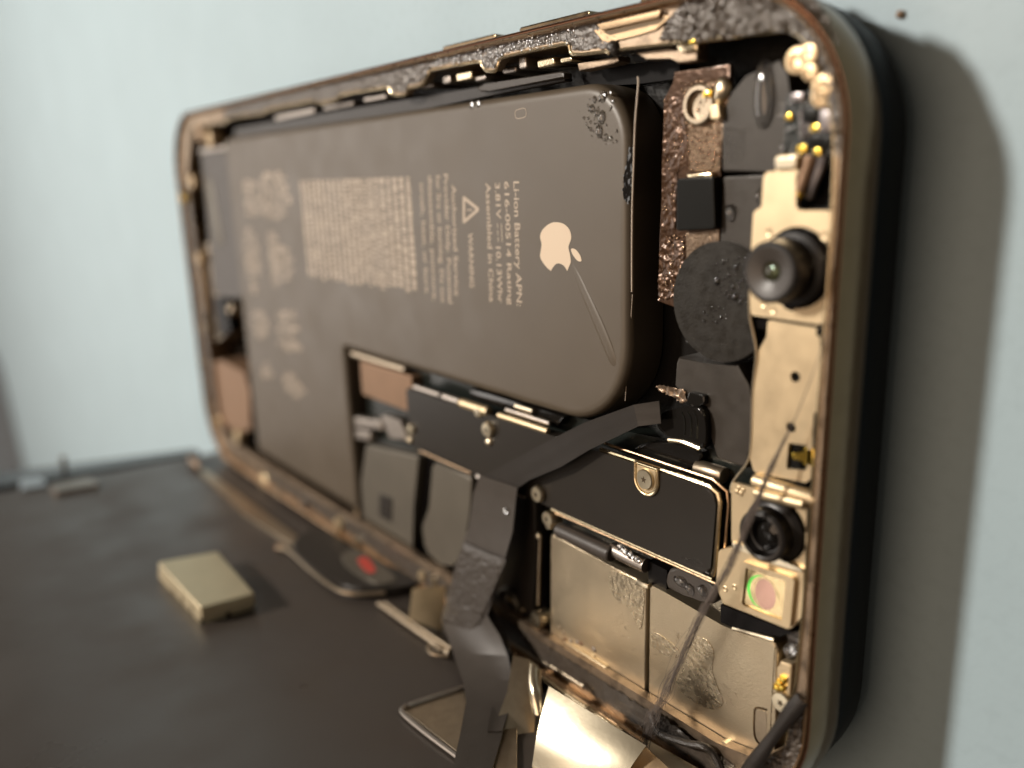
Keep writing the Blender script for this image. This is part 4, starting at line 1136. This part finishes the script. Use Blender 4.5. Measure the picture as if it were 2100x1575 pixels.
bent_plate('cable_bracket', [(118.24, 8.07, 13.27), (130.1, 7.38, 11.84), (129.25, 2.62, 15.7), (120.6, 1.92, 17.69)], 'mirror_plate', disp, 0.34)
bent_plate('cable_plate', [(126.33, 4.5, 13.44), (129.2, 6.26, 10.85), (135.01, 5.33, 11.05), (128.77, 1.38, 16.82)], 'blast_gold', disp, 0.4)
bent_plate('spring_plate', [(88.52, 6.22, 10.85), (90.24, 5.91, 6.84), (93.87, 2.18, 9.94), (91.07, 3.56, 13.17)], 'bracket', disp, 0.3)
slab('cable_bracket', [(109.74, 5.12, 8.8), (111.09, 4.79, 8.51), (113.14, 3.08, 9.73), (113.55, 2.03, 10.94), (111.76, 2.84, 10.81), (110.3, 4.12, 9.86)], 0.25, 'edge_metal', disp)
slab('cable_plate', [(109.73, 6.44, 10.97), (111.05, 6.12, 9.7), (113.94, 4.15, 11.2), (118.35, 0.54, 15.51), (120.19, -0.89, 17.07), (117.35, -0.55, 21.04), (114.04, 2.32, 17.22), (112.14, 4.35, 13.75)], 0.25, 'plate_metal', disp)
bent_plate('cable_clip', [(113.4, 7.96, 11.98), (115.12, 7.8, 11.81), (118.01, 4.62, 13.82), (116.48, 4.43, 14.22)], 'mirror_plate', disp, 0.5)
slab('bracket_wing', [(126.24, 3.56, 7.79), (130.9, 3.71, 7.47), (135.18, 3.84, 7.17), (134.76, 1.62, 11.93), (130.51, 1.74, 11.68)], 0.3, 'bracket_bright', disp)
tube('bracket_wire', [(109.55, 3.6, 11.21), (109.53, 4.2, 10.07), (110.36, 4.6, 9.47), (111.56, 4.4, 9.76)], 0.16, 'chip', disp, n=8)
tube('bracket_wire', [(124.95, 3.4, 11.19), (126.19, 3.6, 10.78), (127.67, 3.4, 10.66), (129.17, 3.4, 11.45)], 0.16, 'screw_slot', disp, n=8)
rough('bracket_glue', [(p[0], p[1]) for p in [(104.72, -9.27), (108.56, -5.73), (110.22, -9.4), (104.46, -15.01)]], 7.0, 0.1, 0.3, 'plate_metal', disp)
tube('glue_string', [(126.62, 6.66, 7.2), (127.94, 5.53, 7.6), (131.12, 6.28, 7.8), (133.21, 6.98, 7.6), (134.12, 6.55, 7.2), (135.14, 5.38, 7.2)], 0.35, 'adhesive', phone, n=8)
rough('glue_crust', [(126.89, 7.18), (127.77, 7.33), (131.84, 6.66), (130.12, 5.35), (127.69, 4.81), (126.66, 5.75)], 7.3, 0.2, 0.2, 'adhesive', phone, 2.5)

# ------------------------------------------------------------------ loose thread and stretched glue strip
def strands(path, count, spread, r, seed):
    random.seed(seed)
    base = smooth_path(path, 10)
    bm = bmesh.new()
    n = len(base)
    for s_ in range(count):
        ph = [random.uniform(0, 50) for _ in range(2)]
        pts = []
        for i, p in enumerate(base):
            t = i / (n - 1)
            sp = spread(t)
            pts.append(p + Vector((noise.noise(Vector((t * 13, ph[0], 0))), noise.noise(Vector((t * 9, ph[1], 3))), noise.noise(Vector((t * 7, ph[0], 8))))) * sp)
        tube_into(bm, pts, r, 5)
    return bm


bm = strands([(142.84, 46.04, 7.4), (142.21, 43.76, 7.5), (141.07, 40.45, 7.4), (140.28, 38.46, 7.4), (139.31, 35.47, 8), (138.4, 32.08, 8.6), (136.69, 27.03, 9), (134.29, 21.9, 9), (131.72, 15.97, 8.8), (129.36, 10.46, 8.6), (127.61, 5.82, 8.6), (126.44, 0.86, 8.8), (125.48, -3.03, 9)],
             44, lambda t: 0.04 + 2.0 * max(0, t - 0.2), 0.013, 5)
tag(finish('loose_thread', bm, 'thread', None, 60), 'frayed dark thread lying slantwise across the sensor bracket and the bright shield', 'thread')
bm = bmesh.new()
tube_into(bm, smooth_path([(142.77, 16.85, 7.4), (141.94, 15.17, 7.6), (140.76, 12.65, 7.8), (139.61, 10.07, 8), (138.27, 7.24, 8)], 8), lambda t: 0.62 + 0.10 * math.sin(9 * t), 10, 0.6)
tag(finish('glue_strip', bm, 'cord', None, 60), 'thick black strip of stretched glue over the lower right frame corner', 'glue strip')

# ------------------------------------------------------------------ water
random.seed(21)
DR = [(118.96, 64.24, 0.448), (117.98, 64.11, 0.288), (119.79, 64.53, 0.189), (117.65, 63.35, 0.37), (117.12, 63.66, 0.187), (118.24, 62.92, 0.314), (118.89, 62.52, 0.515), (118.55, 61.36, 0.495), (119.4, 60.79, 0.308), (120.04, 60.67, 0.254), (120.73, 61.24, 0.187), (120.73, 60.42, 0.163), (116.57, 62.64, 0.19), (117.13, 62.6, 0.188), (117.41, 62.23, 0.187), (116.9, 62.13, 0.175), (118.3, 61.95, 0.21), (117.43, 61.61, 0.24), (117.1, 61.8, 0.148), (117.9, 62.46, 0.158), (117.97, 62.06, 0.132), (118.44, 63.38, 0.156), (118.5, 63.16, 0.13), (117.18, 63.21, 0.12), (117.32, 64.17, 0.106), (118.51, 63.94, 0.117), (118.88, 60.73, 0.13), (119.1, 60.5, 0.104), (119.39, 60.22, 0.103), (119.72, 60.3, 0.09), (120.29, 60.27, 0.114), (117.56, 61.02, 0.12), (117.79, 61.41, 0.133), (119.46, 61.83, 0.154), (120.1, 63.8, 0.151), (120.04, 63.3, 0.176), (119.91, 63.09, 0.126), (99.1, 65.18, 0.354), (100.28, 65.18, 0.347)]

DL = {0: 'large water drop nearest the upper battery edge in the corner cluster', 1: 'medium water drop just left of the topmost large drop on the battery corner',
      2: 'topmost small bead of the battery corner cluster, right beside the upper edge', 3: 'egg-shaped water drop at the upper left of the battery corner cluster',
      4: 'small bead left of the egg-shaped drop on the battery corner', 5: 'medium drop touching the upper left of the largest battery drop',
      6: 'largest round water drop in the middle of the battery corner cluster', 7: 'large pear-shaped water drop low in the battery corner cluster',
      8: 'medium drop below and right of the pear-shaped battery drop', 9: 'lowest medium drop of the battery corner cluster, right of its twin',
      10: 'lone bead at the far right of the battery corner cluster', 12: 'leftmost bead of the battery corner cluster',
      13: 'second bead from the left in the battery corner cluster', 14: 'bead in the dense middle left of the battery corner cluster',
      16: 'bead just above the pear-shaped battery drop', 17: 'bead just left of the pear-shaped battery drop',
      37: 'left one of two tiny clear beads at the upper battery edge', 38: 'right one of two tiny clear beads at the upper battery edge'}
fine = bmesh.new()
for i, (x, y, r) in enumerate(DR):
    if i not in DL:
        dome_into(fine, (x, y, 5.96), r * 0.95, r, r * 0.6 + 0.04, 12, 5, 0.05)
        continue
    bm = bmesh.new()
    big = r > 0.28
    dome_into(bm, (0, 0, 0), r * 0.95, r * (1.25 if big else 1.0), r * 0.62 + 0.07, 18, 7, 0.10 if big else 0.05)
    o = finish('water_drop', bm, 'water', None, 70)
    o.location = (x * S, y * S, (5.93 + ZG) * S)
    tag(o, DL[i], 'water drop', 'water drops on the battery')
tag(finish('water_droplets', fine, 'water', None, 70), 'tiny beads between the larger drops on the battery corner', 'water', kind='stuff')


def one_drop(p, rx_, ry_, h, label, m='water', rot=0.0, jit=0.2, group=None):
    bm = bmesh.new()
    dome_into(bm, (0, 0, 0), rx_, ry_, h, 20, 7, jit, rot)
    o = finish('water_drop', bm, m, None, 70)
    o.location = (p[0] * S, p[1] * S, (p[2] - 0.08 + ZG) * S)
    return tag(o, label, 'water drop', group)


one_drop((132.16, 54.34, 4.61), 0.62, 0.7, 0.5, 'round water drop on the dark camera housing beside the square chip')
one_drop((134.82, 55.64, 4.61), 0.35, 0.55, 0.4, 'water drop clinging to the left edge of the bracket neck')
one_drop((135.03, 62.99, 4.81), 1.0, 2.5, 0.7, 'long smooth water drop on the camera housing near the top corner', jit=0.1)
one_drop((133.94, 22.74, 5.31), 0.5, 0.4, 0.35, 'water bead at the tail of the wet pad beside the sensor holder')
one_drop((128.39, 20.73, 5.31), 0.75, 0.62, 0.5, 'left one of three water drops on the wet pad under the black cover')
one_drop((129.5, 20.38, 5.31), 0.6, 0.55, 0.5, 'middle one of three water drops on the wet pad under the black cover')
one_drop((130.95, 20.76, 5.31), 0.65, 0.6, 0.5, 'right one of three water drops on the wet pad under the black cover')
one_drop((105.34, 21.36, 8.05), 0.38, 0.38, 0.36, 'bright water bead on the bend of the ribbon cable')
one_drop((140.27, 19.29, 5.6), 0.55, 0.6, 0.7, 'shiny water drop in the dark slot beside the bright shield')
for p, lb in (((121.15, 21.83, 5.9), 'leftmost'), ((121.82, 21.54, 5.9), 'second from the left'), ((122.48, 21.46, 5.9), 'third from the left'), ((123.39, 21.28, 5.9), 'rightmost')):
    one_drop(p, 0.42, 0.40, 0.4, lb + ' of four water drops between black cover and bright shield', group='row of drops above the bright shield')


def spray(name, poly, z, n, r0, r1, label, hf=0.7, m='water', seed=3):
    random.seed(seed)
    x0, x1 = min(p[0] for p in poly), max(p[0] for p in poly)
    y0, y1 = min(p[1] for p in poly), max(p[1] for p in poly)
    bm = bmesh.new()
    k = 0
    t = 0
    done = []
    while k < n and t < n * 30:
        t += 1
        x, y = random.uniform(x0, x1), random.uniform(y0, y1)
        if not inside((x, y), poly):
            continue
        r = r0 + (r1 - r0) * random.random() ** 2.2
        if any((x - a) ** 2 + (y - b) ** 2 < (r + c) ** 2 * 0.85 for a, b, c in done):
            continue
        done.append((x, y, r))
        dome_into(bm, (x, y, z - 0.03), r, r * random.uniform(0.9, 1.4), r * hf + 0.02, 8, 3, 0.1)
        k += 1
    o = finish(name, bm, m, None, 80)
    return tag(o, label, 'water', kind='stuff')


spray('water_droplets', [(127.2, 61.62), (130.98, 61.37), (130.98, 57.63), (127.83, 57.7)], 4.63, 420, 0.07, 0.20, 'dense fine droplets on the pale strip of the bronze flex', m='copper_wet', seed=4)
spray('water_droplets', [(126.5, 64.73), (131.33, 64.62), (131.66, 63.14), (130.98, 61.37), (127.62, 61.59), (127.16, 63.15)], 4.63, 150, 0.07, 0.22, 'fine droplets around the ring contact on the bronze flex', m='copper_wet', seed=5)
spray('water_droplets', [(124.72, 63.51), (127.06, 63.32), (127.52, 57.63), (126.15, 57.33), (126.36, 52.85), (124.7, 52.38)], 4.50, 70, 0.04, 0.16, 'scattered droplets on the dark bronze part of the flex', 0.45, m='copper_wet', seed=6)
spray('water_droplets', [(124.68, 52.39), (127.43, 52.4), (127.67, 47.34), (124.55, 46.53)], 4.56, 80, 0.05, 0.18, 'wet blisters on the lower bronze flex', 0.4, m='copper_wet', seed=7)
spray('water_droplets', [(131.18, 50.26), (134.29, 51.22), (134.47, 47.37), (133.74, 46.9), (131.27, 47.86)], 4.96, 60, 0.08, 0.36, 'droplets on the round camera disc beside the bracket', 0.5, m='black_wet', seed=8)
spray('water_droplets', [(129.79, 46.5), (132.3, 46.75), (132.35, 45.54), (129.83, 45.25)], 4.96, 16, 0.1, 0.35, 'few droplets low on the round camera disc', 0.5, m='black_wet', seed=9)
spray('water_droplets', [(127.74, 43.72), (134.32, 44.58), (132.48, 42.19), (128.87, 42.15)], 4.96, 40, 0.05, 0.12, 'fine mist at the lower rim of the camera disc', 0.5, seed=10)
spray('water_droplets', [(131.25, 60.91), (133.47, 60.77), (133.4, 58.31), (131.36, 58)], 4.82, 160, 0.04, 0.10, 'fine mist on the camera housing beside the bronze flex', 0.4, seed=11)
spray('water_droplets', [(137.06, 62.65), (141.26, 62.29), (141.45, 58.46), (137.29, 58.61)], 5.75, 60, 0.08, 0.22, 'droplets sprinkled over the corner board', 0.8, seed=12)
spray('water_droplets', [(92.95, 66.45), (121.04, 64.62), (120.45, 58.74), (119.18, 50.52), (116.59, 52.66), (108.83, 56.75), (101.73, 60.82)], 6.005, 46, 0.02, 0.05, 'scattered tiny specks of water on the battery face', 0.6, seed=13)
spray('water_droplets', [(128.74, 23.71), (131.52, 24.24), (132.2, 23.27), (129.89, 23.26)], 6.21, 120, 0.05, 0.14, 'foamy droplets on the lower corner of the black cover', 0.8, seed=14)
spray('water_droplets', [(133.54, 12.75), (135.25, 12.64), (135.52, 11.2), (133.94, 10.76), (133.04, 11.49)], 5.51, 60, 0.05, 0.15, 'cluster of tiny beads on the bright shield', 0.7, seed=15)
spray('water_droplets', [(118.54, 17.64), (122.65, 18.15), (123.98, 15.52), (123.88, 12.8), (121.33, 14.94), (118.89, 16.13)], 5.51, 260, 0.04, 0.11, 'fine droplets beside the groove of the bright shield', 0.6, seed=16)
spray('water_droplets', [(93.5, 70.54), (116.36, 70.55), (116.33, 69.02), (105.69, 69.35), (104.51, 68.21), (103.21, 68.35), (102.02, 69.33), (93.4, 69.55)], 6.8, 260, 0.05, 0.15, 'fine droplets along the glued ledge above the battery', 0.8, seed=17)
spray('water_droplets', [(125.02, 14.38), (128.92, 15.6), (129.7, 12.88), (127.86, 9.88), (125.32, 11.85)], 5.51, 34, 0.05, 0.20, 'loose droplets right of the shield groove', 0.45, seed=18)
spray('water_droplets', [(117.97, 16.87), (124.09, 17.15), (124.21, 6.92), (122.03, 10.85), (119.24, 11.82)], 5.51, 34, 0.05, 0.18, 'loose droplets left of the shield groove', 0.45, seed=19)
# thin film of liquid on the bright shield
def wet_film(poly, label):
    bm = bmesh.new()
    prism_into(bm, closed_smooth(poly, 3), 5.46, 5.56, 0.05, 3)
    tag(finish('wet_film', bm, 'wet_shield', None, 60), label, 'liquid')


wet_film([(130.34, 15.85), (131.57, 16.3), (132.6, 15.49), (132.45, 13.33), (133.39, 11.69), (133.76, 10.68), (132.7, 9.5), (130.54, 9.18), (128.14, 9.83), (129.28, 12.39), (129.7, 14.13)], 'clear wet smear in the middle of the right bright shield')
wet_film([(119.29, 18.38), (121.49, 18.78), (123.86, 18.54), (124.01, 16.08), (123.52, 13.62), (122.04, 15.47), (119.85, 15.87)], 'clear wet smear on the left bright shield beside the groove')
wet_film([(125.19, 14.15), (127.07, 14.15), (128.77, 13.49), (127.83, 12.53), (126.1, 12.45), (125.08, 12.72)], 'small wet smear just right of the shield groove')

# ------------------------------------------------------------------ something grey at the far edge of the mat
bm = bmesh.new()
prism_into(bm, rr([(-600, -210), (-424, -210), (-422, -116), (-455, -50), (-600, -20)], 20, 6), -3.0, 20.0, 6.0, 4)
tag(finish('foam_block', bm, 'pad_grey', None, 60), 'blurred grey block standing far behind at the left edge of the mat', 'block')

# crumb on the mat
bm = bmesh.new()
bmesh.ops.create_icosphere(bm, subdivisions=2, radius=0.30)
for v in bm.verts:
    v.co *= 1 + 0.35 * noise.noise(v.co * 3.1)
    v.co += Vector((141.02, 68.33, -2.8))
tag(finish('crumb', bm, 'crumb', None, 60), 'tiny brown crumb on the mat beyond the upper right frame corner', 'crumb')
